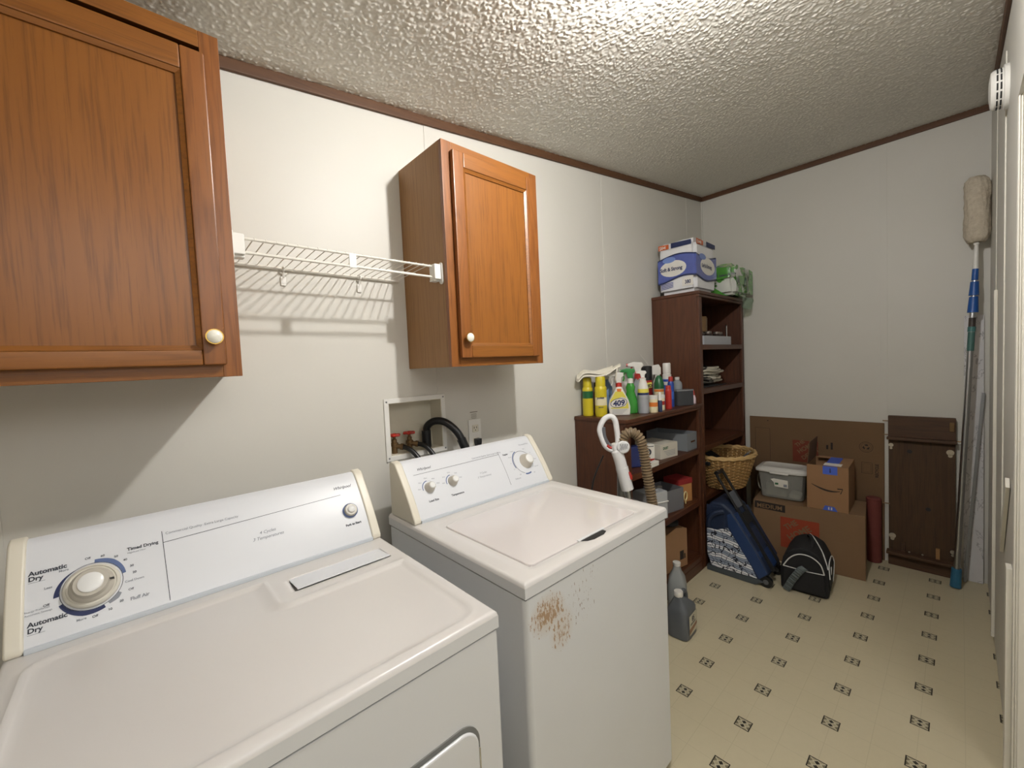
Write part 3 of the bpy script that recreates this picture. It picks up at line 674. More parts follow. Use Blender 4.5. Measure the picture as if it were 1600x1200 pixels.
# ---- dryer
x0, x1, yf = .544, 1.281, -.8483
t = thing('dryer', 'white front-loading clothes dryer left of the washing machine', 'dryer', ((x0 + x1) / 2, -.47, 0))
B().prism(rrect(x0 + .001, x1 - .001, yf + .0015, yb, .008, 5), .022, .8735, 'z', bev=.0025).build('cabinet', enamel, t)
def dshape(x, y):
    if x is None:
        return [.584 + d for d in (-.008, -.004, 0, .004, .008)] + [1.25 + d for d in (-.008, -.004, 0, .004, .008)] + [.965 + d for d in (-.008, -.004, 0, .004, .008)], [-.822 + d for d in (-.008, -.004, 0, .004, .008)] + [-.497 + d for d in (-.008, -.004, 0, .004, .008)] + [-.352 + d for d in (-.008, -.004, 0, .004, .008)] + [-.372, -.378, -.436, -.444, -.448]
    d = max(sdrr(x, y, .586, 1.250, -.822, -.350, .04), -sdrr(x, y, .955, 1.40, -.495, -.20, .03))
    s = .0055 * (1 - sst(-.010, 0, d)); s -= .0022 * (1 - sst(0, .006, abs(d - .006)))
    d3 = sdrr(x, y, 1.004, 1.242, -.4485, -.372, .004); return s + .012 * (1 - sst(-.004, .0, d3))
top_deck(t, x0, x1, yf, yb, dshape, .8775, topm)
b = B(); b.prism([(-.373, .912), (-.448, .919), (-.449, .9165), (-.373, .909)], 1.008, 1.238, 'x', bev=.001); b.build('lint_door', panelw, t)
B().prism([(1.10, -.4488), (1.17, -.4488), (1.16, -.462), (1.11, -.462)], .9095, .9112, 'z').build('finger_recess_shade', darkgap, t)  # dark plate painting the shade of the lint door's recess
console(t, x0 + .003, x1 - .003)
for x in (x0 + .05, x1 - .05):
    for y in (yf + .05, yb - .05): B().lathe([(.02, 0), (.02, .008), (.008, .010), (.008, .024)], (x, y, 0), 14).build('foot', blackr, t)
# front door of the dryer with its gap and chrome strike
B().prism(rrect(.640, 1.218, .19, .725, .045, 8), yf - .0015, yf + .0028, 'y').build('door_gap_shade', mat('gap_shade_grey', (120, 120, 116), .6), t)  # grey plate painting the shade in the gap around the door
dd = B().prism(rrect(.646, 1.211, .196, .718, .040, 8), yf - .010, yf - .0015, 'y', bev=.004, seg=3).build('door', enamel, t)
B().box(1.2125, 1.2165, yf - .006, yf, .60, .668, bev=.001).build('door_hinge', chrome, dd)
knob(t, .666, .086, .034, .030, True)
M = kmat(1.209, .096)
pb = B().lathe([(.0215, 0), (.0215, .005), (.019, .007), (.0185, .004)], n=28, M=M, m=1).lathe([(.0185, .002), (.018, .011), (.016, .014)], n=28, M=M).build('start_knob', [greyknob, slate], t, wn=False)
B().lathe([(.0105, .013), (.010, .019), (.007, .021), (.0005, .0215)], n=24, M=M).build('knob_cap', knobwhite, pb, wn=False)
b = B()
pl(b, .783, .168, .786, .008); pl(b, .784, .140, 1.195, .151)
cx, cv = .666, .086
arc(b, cx, cv, .0465, .0475, 0, 360, 0, 40)
for a0, a1, w_, m_ in ((120, 185, .008, 1), (205, 290, .009, 1), (10, 85, .009, 2), (-62, -35, .008, 3)):
    n = 14; vs = []
    for i in range(n + 1):
        a = math.radians(a0 + (a1 - a0) * i / n); tt = i / n
        ww = w_ * (tt if m_ == 1 and a0 == 120 else (.35 + .65 * (1 - abs(tt - .6))))
        for r in (.0475, .0475 + ww): vs.append(fp(cx + r * math.cos(a), cv + r * math.sin(a), sag(cv + r * math.sin(a)) + .0006))
    b.add(vs, [(2 * i, 2 * i + 1, 2 * i + 3, 2 * i + 2) for i in range(n)], m_)
for a, s_ in ((95, 'Off'), (75, '60'), (55, '50'), (38, '40'), (20, '30'), (5, '20'), (-10, 'Cool Down'), (-28, 'Off'), (-50, '20'), (-68, '10'), (-88, 'Off'), (192, 'Off'), (160, 'Less'), (128, 'More'), (225, 'Less'), (255, 'More')):
    ftext(b, s_, .0065, cx + .066 * math.cos(math.radians(a)), cv - .003 + .061 * math.sin(math.radians(a)), 3 if s_ in ('Less', 'More', 'Cool Down') else 0, .0001, 'CENTER')
for v in (.138, .040):
    ftext(b, 'Automatic', .0125, .577, v, 0, .0004); ftext(b, 'Dry', .0125, .577, v - .011, 0, .0004); pl(b, .577, v - .0145, .600, v - .0145, .0008, 3)
b.poly([fp(.566 + dx_, .066 + dv, sag(.066) + .0008) for dx_, dv in ((-.003, 0), (0, -.002), (.003, 0), (0, .002))], 0)
ftext(b, 'Energy Preferred', .0048, .573, .067, 3); ftext(b, 'Automatic Settings', .0048, .573, .061, 3)
ftext(b, 'Timed Drying', .0095, .722, .141, 0, .0003); ftext(b, 'High/Low Heat', .005, .722, .134, 3); ftext(b, 'Fluff Air', .0095, .722, .033, 3, .0003)
ftext(b, 'Commercial Quality  Extra Large Capacity', .0085, .789, .158, 3)
ftext(b, '4 Cycles', .011, .992, .098, 3, .0001, 'CENTER', .3); ftext(b, '3 Temperatures', .011, .992, .084, 3, .0001, 'CENTER', .3)
ftext(b, 'Push to Start', .0085, 1.209, .053, 0, .0005, 'CENTER'); ftext(b, 'Whirlpool', .0125, 1.178, .170, 0, .0001, shear=.5)
b.build('printed_lettering', [ink, navy, slate, inkg], t, smooth=0, recalc=False)
#@@PART2
# ------------------------------------------------------------------ bookcases
def bookcase(name_label, x0, x1, ztop, shelves, yf=-.338):
    t = thing('bookcase', name_label, 'bookcase', ((x0 + x1) / 2, -.17, 0))
    yb, ff, s = -.004, .018, .018
    for a, b_ in ((x0, x0 + s), (x1 - s, x1)):
        B().box(a, b_, yf + ff, yb, 0, ztop - .022, bev=.001).build('side_panel', cherry_v, t)
    B().box(x0 + s, x1 - s, yb - .006, yb, .07, ztop - .022).build('back_panel', cherry_v, t)
    b = B(); b.box(x0 - .006, x1 + .006, yf - .006, yb, ztop - .022, ztop, bev=.004); b.box(x0 - .001, x1 + .001, yf - .001, yf + .02, ztop - .040, ztop - .0225, bev=.005); b.build('top_board', cherry_h, t)
    for z in shelves: B().box(x0 + s, x1 - s, yf + ff, yb - .007, z - .024, z, bev=.001).build('shelf', cherry_h, t)
    w = .040
    for a, b_ in ((x0, x0 + w), (x1 - w, x1)): B().box(a, b_, yf, yf + ff - .0005, 0, ztop - .041, bev=.003).build('front_stile', cherry_v, t)
    for z in shelves: B().box(x0 + w, x1 - w, yf, yf + ff - .0005, z - .034, z - .0005, bev=.003).build('shelf_lip', cherry_h, t)
    B().box(x0 + w, x1 - w, yf, yf + ff - .0005, 0, shelves[-1] - .036, bev=.002).build('base_board', cherry_h, t)
    return t
LT = 1.11
bookcase('low dark wooden bookcase with cleaning bottles on top', 2.594, 3.494, LT, (.815, .473, .10))
bookcase('tall dark wooden bookcase in the corner with paper packs on top', 3.503, 4.31, 1.85, (1.497, 1.20, .815, .473, .10))

# ------------------------------------------------------------------ cleaning products on the low bookcase
CAMR = math.radians(-55)
GB = 'cleaning products on the low bookcase'
def lt(b, body, size, x, y, z, m=0, align='CENTER', bold=.0003, sh=0, rot=0):
    c_, s_ = math.cos(rot), math.sin(rot); b.text(body, size, (x, y, z), (c_, 0, s_), (-s_, 0, c_), m, align, bold, shear=sh)
def pm(name, rgb, **k): return mat(name, rgb, .35, **k)
yel = pm('yellow_can', (200, 182, 38)); grn = pm('green_plastic', (62, 140, 52)); dgrn = pm('dark_green_plastic', (30, 90, 50)); redpl = pm('red_plastic', (168, 44, 36)); blk = pm('black_plastic', (26, 26, 28)); whp = pm('white_bottle_plastic', (218, 215, 208)); blu = pm('blue_label', (40, 70, 150)); lblu = pm('pale_blue_liquid', (110, 140, 178)); silver = mat('silver_label', (170, 172, 178), .35, .3, var=.05); cream = pm('cream_label', (226, 216, 180)); orl = pm('orange_label', (214, 120, 50)); mar = pm('maroon_label', (120, 26, 26)); yl2 = pm('pale_yellow_label', (214, 202, 84))
bluish = pm('mid_blue', (64, 104, 186))
def cyl_body(t, r, segs, name='bottle_body', mats=None, sx=1, sy=1, ex=2.0, n=24):
    """segs: [(r,z,matindex)]"""
    return B().lathe([(q[0], q[1]) for q in segs], n=n, m=[q[2] for q in segs[:-1]], sx=sx, sy=sy, ex=ex).build(name, mats, t, local=True, wn=False)
def aerosol(x, y, r, h, label, mats, bands, cap, capr=.8, cat='spray can', caph=.05):
    t = thing('aerosol_can', label, cat, (x, y, LT), CAMR, GB)
    hb = h - caph
    seg = [(r * .96, 0, 0), (r, .004, 0)] + [(r, f * hb, m) for f, m in bands] + [(r, hb - .012, bands[-1][1]), (r * .75, hb, 0)]
    cyl_body(t, r, seg, 'can_body', mats)
    B().lathe([(r * capr, hb - .012 if capr > .95 else hb - .001), (r * capr, h - .006), (r * capr * .85, h), (.001, h)], n=24).build('cap', cap, t, local=True, wn=False)
    return t
def trigger(t, z, mhead, mtrig, s=1.0, face=1, neck=None):
    """spray head; nozzle points to -x*face"""
    f = -face
    if neck: B().lathe([(.017 * s, z - .004), (.017 * s, z + .020 * s), (.012 * s, z + .024 * s)], n=20).build('collar', neck, t, local=True, wn=False)
    z += .020 * s
    poly = [(.014 * s * -f, z), (.016 * s * -f, z + .03 * s), (.030 * s * -f, z + .042 * s), (.022 * s * -f, z + .058 * s), (f * .020 * s, z + .062 * s), (f * .048 * s, z + .054 * s), (f * .050 * s, z + .040 * s), (f * .020 * s, z + .036 * s), (f * .012 * s, z)]
    h = B().prism(poly, -.012 * s, .012 * s, 'y', bev=.004 * s).build('spray_head', mhead, t, local=True)
    B().tube(smoothpath([(f * .026 * s, 0, z + .038 * s), (f * .036 * s, 0, z + .022 * s), (f * .034 * s, 0, z + .004 * s), (f * .040 * s, 0, z - .012 * s)], 4), .0045 * s, 8).build('trigger_lever', mtrig, h, local=True)
    B().cyl((f * .048 * s, 0, z + .047 * s), (f * .056 * s, 0, z + .047 * s), .008 * s, 10).build('nozzle', mtrig, h, local=True)
# yellow aerosols under the cloth
aerosol(2.655, -.055, .030, .215, 'yellow spray can with green leaf label, at the left end of the low bookcase', [yel, dgrn, yl2], [(.1, 0), (.42, 0), (.60, 1), (.85, 0)], yel, .82)
t = aerosol(2.665, -.137, .033, .222, 'yellow spray can with pale label beside the white trigger bottle', [yel, cream, blu], [(.12, 0), (.36, 1), (.62, 0), (.85, 0)], yel, .82)
b = B(); lt(b, 'polish', .016, 0, -.0337, .10, bold=.0005); lt(b, 'lemon', .010, 0, -.0337, .05); b.build('label_lettering', navy, t, local=True, smooth=0)
aerosol(2.735, -.060, .018, .185, 'slim dark red can between the two yellow spray cans', [mar, mar], [(.5, 0), (.9, 0)], blk, .8)
# tall blue bottle behind
t = thing('plastic_bottle', 'pale blue bottle behind the white trigger spray bottle', 'bottle', (2.800, -.085, LT), CAMR, GB)
cyl_body(t, 0, [(.030, 0, 0), (.032, .004, 0), (.032, .15, 0), (.013, .19, 0), (.013, .20, 0)], 'bottle_body', [lblu]); B().lathe([(.015, .198), (.015, .225), (.001, .226)], n=16).build('cap', whp, t, local=True, wn=False)
# 409 bottle
t = thing('spray_bottle', 'white trigger spray bottle with yellow label and large blue digits', 'spray bottle', (2.742, -.205, LT), CAMR, GB)
out = [(-.056, .004), (-.050, 0), (.050, 0), (.056, .004), (.058, .05), (.050, .085), (.036, .115), (.022, .145), (.016, .160), (-.016, .160), (-.022, .145), (-.038, .115), (-.055, .085), (-.060, .05)]
B().prism(out, -.027, .027, 'y', bev=.009, seg=3).build('bottle_body', whp, t, local=True)
b = B(); y = -.0278
b.poly([(-.020, y, .135), (-.034, y, .110), (-.049, y, .085), (-.050, y, .074), (.012, y, .105), (.038, y, .098), (.030, y, .115), (.018, y, .135)], 0)
b.poly([(.046, y, .078), (.048, y, .040), (-.046, y, .040), (-.046, y, .046), (.030, y, .052)], 0)
b.poly([(-.010, y, .133), (.010, y, .133), (.013, y, .150), (-.013, y, .150)], 2)
n = 24; b.poly([(.045 * math.cos(a) * 1.0 - .004, y - .0003, .072 + .026 * math.sin(a) + .006 * math.cos(a)) for a in [2 * math.pi * i / n for i in range(n)]], 3)
b.poly([(.042 * math.cos(a) * 1.0 - .004, y - .0006, .072 + .023 * math.sin(a) + .006 * math.cos(a)) for a in [2 * math.pi * i / n for i in range(n)]], 1)
lt(b, '409', .042, -.003, y - .001, .057, 3, bold=.0016, sh=.15, rot=.10)
for i in range(4): b.box(-.040, .040 - .008 * i, y - .0004, y, .033 - .007 * i, .035 - .007 * i, m=4)
b.build('front_label', [yl2, whp, orl, navy, inkg], t, local=True, smooth=0, recalc=False)
trigger(t, .160, whp, whp, 1.0, 1, redpl)
# green trigger bottle
t = thing('spray_bottle', 'bright green trigger spray bottle right of the white and yellow one', 'spray bottle', (2.845, -.215, LT), CAMR, GB)
B().lathe([(.030, 0), (.036, .004), (.038, .03), (.036, .075), (.022, .125), (.026, .150), (.015, .178)], n=28, sy=.62).build('bottle_body', mat('green_clear', (52, 136, 48), .15, var=.05, coat=.6), t, local=True, wn=False)
trigger(t, .178, mat('green_spray_head', (38, 122, 58), .35, var=.03), grn, 1.0, 1, whp)
# air freshener
t = thing('spray_bottle', 'white and grey fabric freshener spray with yellow band and red trigger', 'spray bottle', (2.880, -.274, LT), CAMR, GB)
cyl_body(t, 0, [(.028, 0, 0), (.031, .004, 0), (.031, .075, 1), (.031, .105, 2), (.031, .118, 3), (.030, .140, 4), (.024, .165, 4), (.017, .190, 4), (.018, .2, 4)], 'bottle_body', [silver, silver, navy, yl2, whp])
B().lathe([(.031, .080), (.0318, .082), (.0318, .1)], n=24).build('label_band', silver, t, local=True, wn=False)
trigger(t, .185, whp, redpl, .72, 1, redpl)
# red and white trigger behind
t = thing('spray_bottle', 'clear spray bottle with red and white trigger behind the freshener', 'spray bottle', (3.10, -.115, LT), CAMR, GB)
cyl_body(t, 0, [(.032, 0, 0), (.034, .004, 0), (.034, .14, 0), (.016, .185, 0), (.016, .2, 0)], 'bottle_body', [clearb]); trigger(t, .19, whp, redpl, 1.25, 1, redpl)
t = thing('plastic_bottle', 'small white capped bottle hidden behind the green spray bottle', 'bottle', (2.98, -.10, LT), CAMR, GB)
cyl_body(t, 0, [(.022, 0, 0), (.022, .13, 0), (.012, .15, 0), (.012, .155, 0)], 'bottle_body', [whp]); B().lathe([(.013, .150), (.013, .175), (.001, .176)], n=16).build('cap', whp, t, local=True, wn=False)
# insect spray
t = aerosol(3.19, -.125, .034, .262, 'red and black insect spray can with a yellow name and black cap', [redpl, mar, yl2], [(.2, 1), (.75, 0), (.92, 0)], blk, 1.0, caph=.08)
b = B(); b.poly([(-.026, -.0352, .115), (.026, -.0352, .125), (.026, -.0352, .16), (-.026, -.0352, .15)], 0); lt(b, 'RAID', .026, 0, -.036, .125, 1, bold=.0012, rot=.15); b.build('label_lettering', [yl2, blk], t, local=True, smooth=0, recalc=False)
B().tube([(.02, 0, .255), (-.01, -.01, .30), (-.045, -.02, .345)], .0012, 6).build('straw_tube', whp, t, local=True)
# tubs and small ones in front
def tub(x, y, r, h, label, body, lid, cat='tub'):
    t = thing('plastic_tub', label, cat, (x, y, LT), CAMR, GB)
    cyl_body(t, 0, [(r * .9, 0, 0), (r, .005, 0), (r, h * .35, 1), (r, h * .6, 0), (r, h * .78, 0)], 'tub_body', body); B().lathe([(r * 1.04, h * .78), (r * 1.04, h - .003), (r * .95, h), (.001, h)], n=24).build('lid', lid, t, local=True, wn=False); return t
tub(2.936, -.304, .0245, .098, 'small white-lidded tub with orange and red label, nearest the freshener', [cream, orl], whp)
tub(3.050, -.285, .0275, .092, 'white-lidded tub with orange label left of the red can', [cream, redpl], whp)
t = thing('dropper_bottle', 'tiny dark blue bottle with pointed white cap at the shelf front', 'bottle', (2.985, -.318, LT), CAMR, GB)
cyl_body(t, 0, [(.012, 0, 0), (.013, .003, 0), (.013, .06, 0), (.009, .068, 0)], 'bottle_body', [mat('navy_bottle', (50, 62, 92), .3)]); B().lathe([(.011, .066), (.010, .080), (.008, .112), (.001, .114)], n=14).build('cap', whp, t, local=True, wn=False)
t = thing('plastic_bottle', 'green bottle with dark green domed cap and cream label', 'bottle', (3.175, -.215, LT), CAMR, GB)
cyl_body(t, 0, [(.028, 0, 0), (.030, .004, 0), (.030, .10, 1), (.030, .115, 0), (.028, .125, 0)], 'bottle_body', [cream, orl]); B().lathe([(.031, .118), (.030, .150), (.020, .185), (.010, .200), (.001, .202)], n=22).build('cap', dgrn, t, local=True, wn=False)
B().lathe([(.0305, .02), (.0308, .022), (.0308, .06)], n=22).build('label_band', mat('green_leaf_label', (92, 130, 70), .4, var=.4, vs=60), t, local=True, wn=False)
aerosol(3.125, -.300, .019, .142, 'slim bright red can standing at the front of the low bookcase', [redpl, redpl], [(.5, 0), (.9, 0)], redpl, .8, caph=.02)
aerosol(3.235, -.262, .019, .19, 'slim blue and white can just behind the slim red can', [blu, bluish], [(.3, 1), (.6, 0), (.9, 0)], redpl, .7, caph=.03)
t = thing('spray_bottle', 'white bottle with square white spray cap in front of the tall bookcase side', 'spray bottle', (3.345, -.115, LT), CAMR, GB)
cyl_body(t, 0, [(.028, 0, 0), (.028, .15, 0), (.016, .18, 0), (.016, .2, 0)], 'bottle_body', [whp]); B().prism([(-.034, .20), (.022, .20), (.022, .245), (.010, .268), (-.034, .262)], -.016, .016, 'y', bev=.004).build('spray_head', whp, t, local=True); B().tube(smoothpath([(-.026, 0, .21), (-.040, 0, .20), (-.044, 0, .17)], 5), .004, 8).build('trigger_lever', whp, t, local=True)
t = aerosol(3.36, -.175, .0275, .275, 'blue and white disinfectant can with white cap', [blu, whp, bluish], [(.2, 0), (.45, 2), (.62, 1), (.72, 0), (.80, 1), (.95, 1)], whp, .92, caph=.065)
# smoky tub, clear bottle, little dropper
t = thing('storage_tub', 'low smoky black clear-topped container near the right end of the low bookcase', 'container', (3.345, -.283, LT), math.radians(-28), GB)
B().prism(rrect(-.062, .062, -.036, .036, .012), 0, .092, 'z', bev=.004).build('tub_body', cleard, t, local=True); B().prism(rrect(-.064, .064, -.038, .038, .012), .092, .102, 'z', bev=.003).build('lid', clear('smoky_lid', (150, 154, 158), .7), t, local=True); B().box(-.05, .05, -.03, .03, .006, .045).build('contents', blk, t, local=True)
t = thing('plastic_bottle', 'clear bottle with white cap behind the smoky container', 'bottle', (3.452, -.200, LT), CAMR, GB)
cyl_body(t, 0, [(.030, 0, 0), (.032, .004, 0), (.032, .125, 0), (.029, .14, 0), (.013, .158, 0), (.013, .160, 0)], 'bottle_body', [clearb]); B().lathe([(.015, .158), (.015, .176), (.001, .177)], n=16).build('cap', whp, t, local=True, wn=False); B().lathe([(.0005, .003), (.030, .004), (.030, .115), (.0005, .115)], n=20).build('liquid', clear('bottle_liquid', (150, 158, 166), .5), t, local=True, wn=False)
t = thing('dropper_bottle', 'tiny white bottle with pointed red cap at the right end of the low bookcase', 'bottle', (3.472, -.300, LT), CAMR, GB)
cyl_body(t, 0, [(.013, 0, 0), (.014, .003, 0), (.014, .035, 0), (.008, .055, 0)], 'bottle_body', [pm('pale_pink_label', (222, 200, 206))]); B().lathe([(.008, .053), (.007, .064), (.003, .085), (.001, .087)], n=14).build('cap', redpl, t, local=True, wn=False)
# folded cloth over the yellow cans
def clothfn(u, v, lift):
    x = -.115 + .23 * u; y = -.055 + .11 * v
    z = .229 + .006 * math.sin(9 * u + 3 * v) + .010 * u * 3 * .9 - .016 * abs(v - .5) * 2 + lift
    if u < .12: z -= (.12 - u) * .16
    if u > .75: z += (u - .75) * .12
    return x, y, z
b = B(); us = [i / 28 for i in range(29)]; vs_ = [i / 12 for i in range(13)]
t = thing('cleaning_cloth', 'folded cream cloth draped over the yellow spray cans', 'cloth', (2.69, -.115, LT), CAMR)
clothm = mat('cream_terry_cloth', (226, 220, 204), .95, var=.05, vs=60, bump=.5, bs=500)
b.grid(us, vs_, lambda u, v: clothfn(u, v, 0), flip=True); b.grid(us, vs_, lambda u, v: clothfn(u, v, .009)); b.grid(us[:24], vs_, lambda u, v: (clothfn(u, v, .013 + .004 * math.sin(6 * u)))); b.grid(us[:24], vs_, lambda u, v: (clothfn(u, v, .022 + .006 * math.sin(6 * u + 1))))
edge = []
def strip(pa, pb):
    for i in range(len(pa) - 1): b.add([pa[i], pa[i + 1], pb[i + 1], pb[i]], [(0, 1, 2, 3)])
for l0, l1, lim in ((0, .009, 29), (.013, .022, 24)):
    g = lambda u, v, l: clothfn(u, v, l if l < .012 else (l + (.004 * math.sin(6 * u) if l == .013 else .006 * math.sin(6 * u + 1))))
    for v in (0, 1): strip([g(u, v, l0) for u in us[:lim]], [g(u, v, l1) for u in us[:lim]])
    for u in (us[0], us[lim - 1]): strip([g(u, v, l0) for v in vs_], [g(u, v, l1) for v in vs_])
b.tube([(Vector(clothfn(0, v, .011)) + Vector((-.002, 0, 0))) for v in vs_], .011, 10)
b.build('folded_layers', clothm, t, local=True, wn=False, smooth=60)
B().grid([0, .33, .66, 1], vs_, lambda u, v: (.10 - .012 * u, -.055 + .11 * v, .268 - .080 * u + .006 * math.sin(8 * v))).build('hanging_corner', clothm, t, local=True, wn=False, smooth=60).modifiers.new('s', 'SOLIDIFY').thickness = .006

# ------------------------------------------------------------------ things inside the low bookcase
def openbox(b, x0, x1, y0, y1, z0, z1, th=.003, m=0, mi=None):
    b.box(x0, x1, y0, y1, z0, z0 + th, m=m); b.box(x0, x0 + th, y0, y1, z0 + th, z1, m=m); b.box(x1 - th, x1, y0, y1, z0 + th, z1, m=m); b.box(x0 + th, x1 - th, y0, y0 + th, z0 + th, z1, m=m); b.box(x0 + th, x1 - th, y1 - th, y1, z0 + th, z1, m=m); return b
t = thing('storage_box', 'open grey fabric box on the upper shelf of the low bookcase', 'box', (3.39, -.17, .815))
openbox(B(), 3.322, 3.472, -.318, -.035, .8155, .925, .004).build('box_body', mat('grey_box', (122, 126, 130), .7, var=.04), t)
B().box(3.37, 3.43, -.3205, -.3185, .866, .876, bev=.0005).build('label_holder', chrome, t)
t = thing('tissue_box', 'white cardboard box with green print beside the grey box', 'box', (3.12, -.22, .8155), math.radians(-8))
B().box(-.085, .085, -.085, .10, 0, .088, bev=.001).build('box_body', mat('white_card', (208, 202, 188), .7, var=.03), t, local=True)
b = B(); lt(b, 'DUST', .020, -.035, -.0857, .056, 0, bold=.001)
for i in range(4): b.box(-.05 + .01 * i, .06, -.0857, -.0852, .042 - .009 * i, .0445 - .009 * i, m=1)
b.build('printed_lettering', [dgrn, inkg], t, local=True, smooth=0)
t = thing('small_carton', 'small white carton with round black emblem and red foot band', 'box', (2.935, -.245, .8155), math.radians(-30))
B().box(-.042, .042, -.03, .03, 0, .105, bev=.001).build('box_body', paper, t, local=True)
b = B(); b.prism([(.021 * math.cos(2 * math.pi * i / 24), .062 + .021 * math.sin(2 * math.pi * i / 24)) for i in range(24)], -.0312, -.0302, 'y', m=0); b.box(-.040, .040, -.0309, -.0302, .006, .022, m=1); b.box(-.036, .036, -.0309, -.0302, .092, .096, m=0)
b.prism([(.010 * math.cos(2 * math.pi * i / 6), .062 + .012 * math.sin(2 * math.pi * i / 6)) for i in range(6)], -.0316, -.0312, 'y', m=2)
b.build('printed_emblem', [ink, redpl, paper], t, local=True, smooth=0)
t = thing('cleaning_refill_pack', 'dark blue packet standing behind the vacuum hose on the shelf', 'packet', (2.78, -.24, .8155), math.radians(-30))
B().box(-.085, .085, -.03, .03, 0, .118, bev=.008).build('packet_body', mat('dark_blue_pack', (38, 48, 96), .35, var=.2, vs=30), t, local=True); b = B(); b.poly([(-.07, -.0307, .02), (-.02, -.0307, .02), (-.01, -.0307, .05), (-.07, -.0307, .045)], 0); b.build('printed_patch', orl, t, local=True, smooth=0)
tag(B().box(2.80, 2.905, -.345, -.315, .8158, .842, bev=.002).build('white_carton', paper), 'small flat white carton lying at the edge of the upper shelf', 'box')
# lower shelf
t = thing('sewing_kit_case', 'white plastic case with angled lid on the middle shelf', 'case', (2.98, -.23, .4735), math.radians(-20))
B().prism([(-.08, 0), (.08, 0), (.08, .13), (.03, .165), (-.08, .165)], -.075, .075, 'x', bev=.006).build('case_body', mat('pale_grey_plastic', (176, 178, 180), .5, var=.04), t, local=True)
B().box(-.078, .078, -.085, .085, .10, .106, bev=.002).build('case_lid', whiteplastic, t, local=True)
t = thing('plastic_bin', 'clear plastic bin filled with grey odds and ends on the middle shelf', 'bin', (3.17, -.225, .4735), math.radians(-12))
openbox(B(), -.085, .085, -.085, .085, 0, .135, .002).build('bin_body', clear('hazy_bin', (150, 150, 154), .55), t, local=True)
b = B()
for i in range(9): x, y = random.uniform(-.05, .05), random.uniform(-.05, .05); b.box(x - .02, x + .02, y - .012, y + .012, .004 + .01 * i, .03 + .012 * i, bev=.003)
b.build('contents', mat('grey_stuff', (140, 136, 130), .8, var=.4, vs=40), t, local=True)
t = thing('cardboard_carton', 'small brown carton with red top at the right of the middle shelf', 'box', (3.37, -.225, .4735), math.radians(-15))
B().box(-.062, .062, -.06, .06, 0, .135, bev=.001).build('box_body', mat('orange_brown_card', (176, 124, 72), .8, var=.05), t, local=True); B().box(-.064, .064, -.062, .062, .118, .152, bev=.001).build('box_lid', mat('dull_red_card', (150, 40, 40), .7, var=.2, vs=40), t, local=True)
b = B().tube([(.0 + .022 * math.cos(a), -.068, .055 + .028 * math.sin(a)) for a in [2 * math.pi * i / 20 for i in range(20)]], .004, 8, closed=True, M=Matrix.Translation((3.31, -.235, .4735)))
b.tube([(3.31, -.235 - .068, .4735 + .006), (3.31, -.235 - .068, .4735 + .028)], .004, 8)
tag(b.build('cream_ring', mat('cream_ring', (222, 206, 150), .4)), 'cream plastic ring propped against the brown carton', 'ring')
t = thing('cardboard_carton', 'brown cardboard box with tucked flap on the bottom shelf of the low bookcase', 'box', (3.18, -.22, .1005), math.radians(-10))
B().box(-.11, .11, -.085, .11, 0, .235, bev=.001).build('box_body', cardb, t, local=True); B().prism([(-.11, .235), (.0, .262), (.11, .236)], -.086, -.084, 'y').build('flap', cardb, t, local=True)
b = B(); b.box(.035, .072, -.0864, -.0853, .05, .105); b.box(.078, .088, -.0864, -.0853, .05, .08); b.build('printed_mark', inkb, t, local=True, smooth=0)
tag(B().lathe([(.045, 0), (.05, .004), (.05, .02), (.03, .03), (.001, .032)], (3.20, -.25, .364), 20).build('tape_roll', darkgap), 'dark roll lying on the brown box in the low bookcase', 'roll')

# ------------------------------------------------------------------ inside the tall bookcase
t = thing('shallow_tray', 'shallow pale grey tray on the top shelf of the tall bookcase', 'tray', (3.93, -.20, 1.4975))
openbox(B(), 3.66, 4.15, -.30, -.10, 1.4977, 1.560, .003).build('tray_body', mat('pale_grey_tray', (176, 178, 182), .6, var=.03), t)
tag(B().lathe([(.045, 0), (.05, .01), (.052, .10), (.045, .115), (.001, .116)], (3.93, -.16, 1.601), 24).build('candle_jar', mat('amber_jar', (110, 84, 52), .3)), 'amber jar standing in the tray of the tall bookcase', 'jar')
jarm = mat('dark_jar', (52, 42, 38), .2, var=.2); tinlid = mat('tin_lid', (120, 112, 104), .4, .6)
for i, (x, y) in enumerate(((3.72, -.24), (3.79, -.20), (3.86, -.245), (3.93, -.17), (4.0, -.25), (4.08, -.24))):
    t = thing('glass_jar', ('dark little tin-lidded jar, %s in the tall bookcase tray' % ('leftmost', 'second one', 'third one', 'under the amber jar', 'fourth one', 'rightmost')[i]), 'jar', (x, y, 1.501), group='small dark jars in the tray')
    B().lathe([(.026, 0), (.030, .004), (.030, .07), (.022, .08)], n=18).build('jar_body', jarm, t, local=True, wn=False); B().lathe([(.024, .0805), (.024, .096), (.001, .097)], n=18).build('lid', tinlid, t, local=True, wn=False)
b = B().cyl((4.115, -.28, 1.501), (4.115, -.28, 1.64), .006, 10).lathe([(.001, -.008), (.008, 0), (.001, .008)], (4.115, -.28, 1.645), 12)
tag(b.build('metal_rod', chrome), 'thin metal rod with a shiny ball tip in the tall bookcase tray', 'rod')
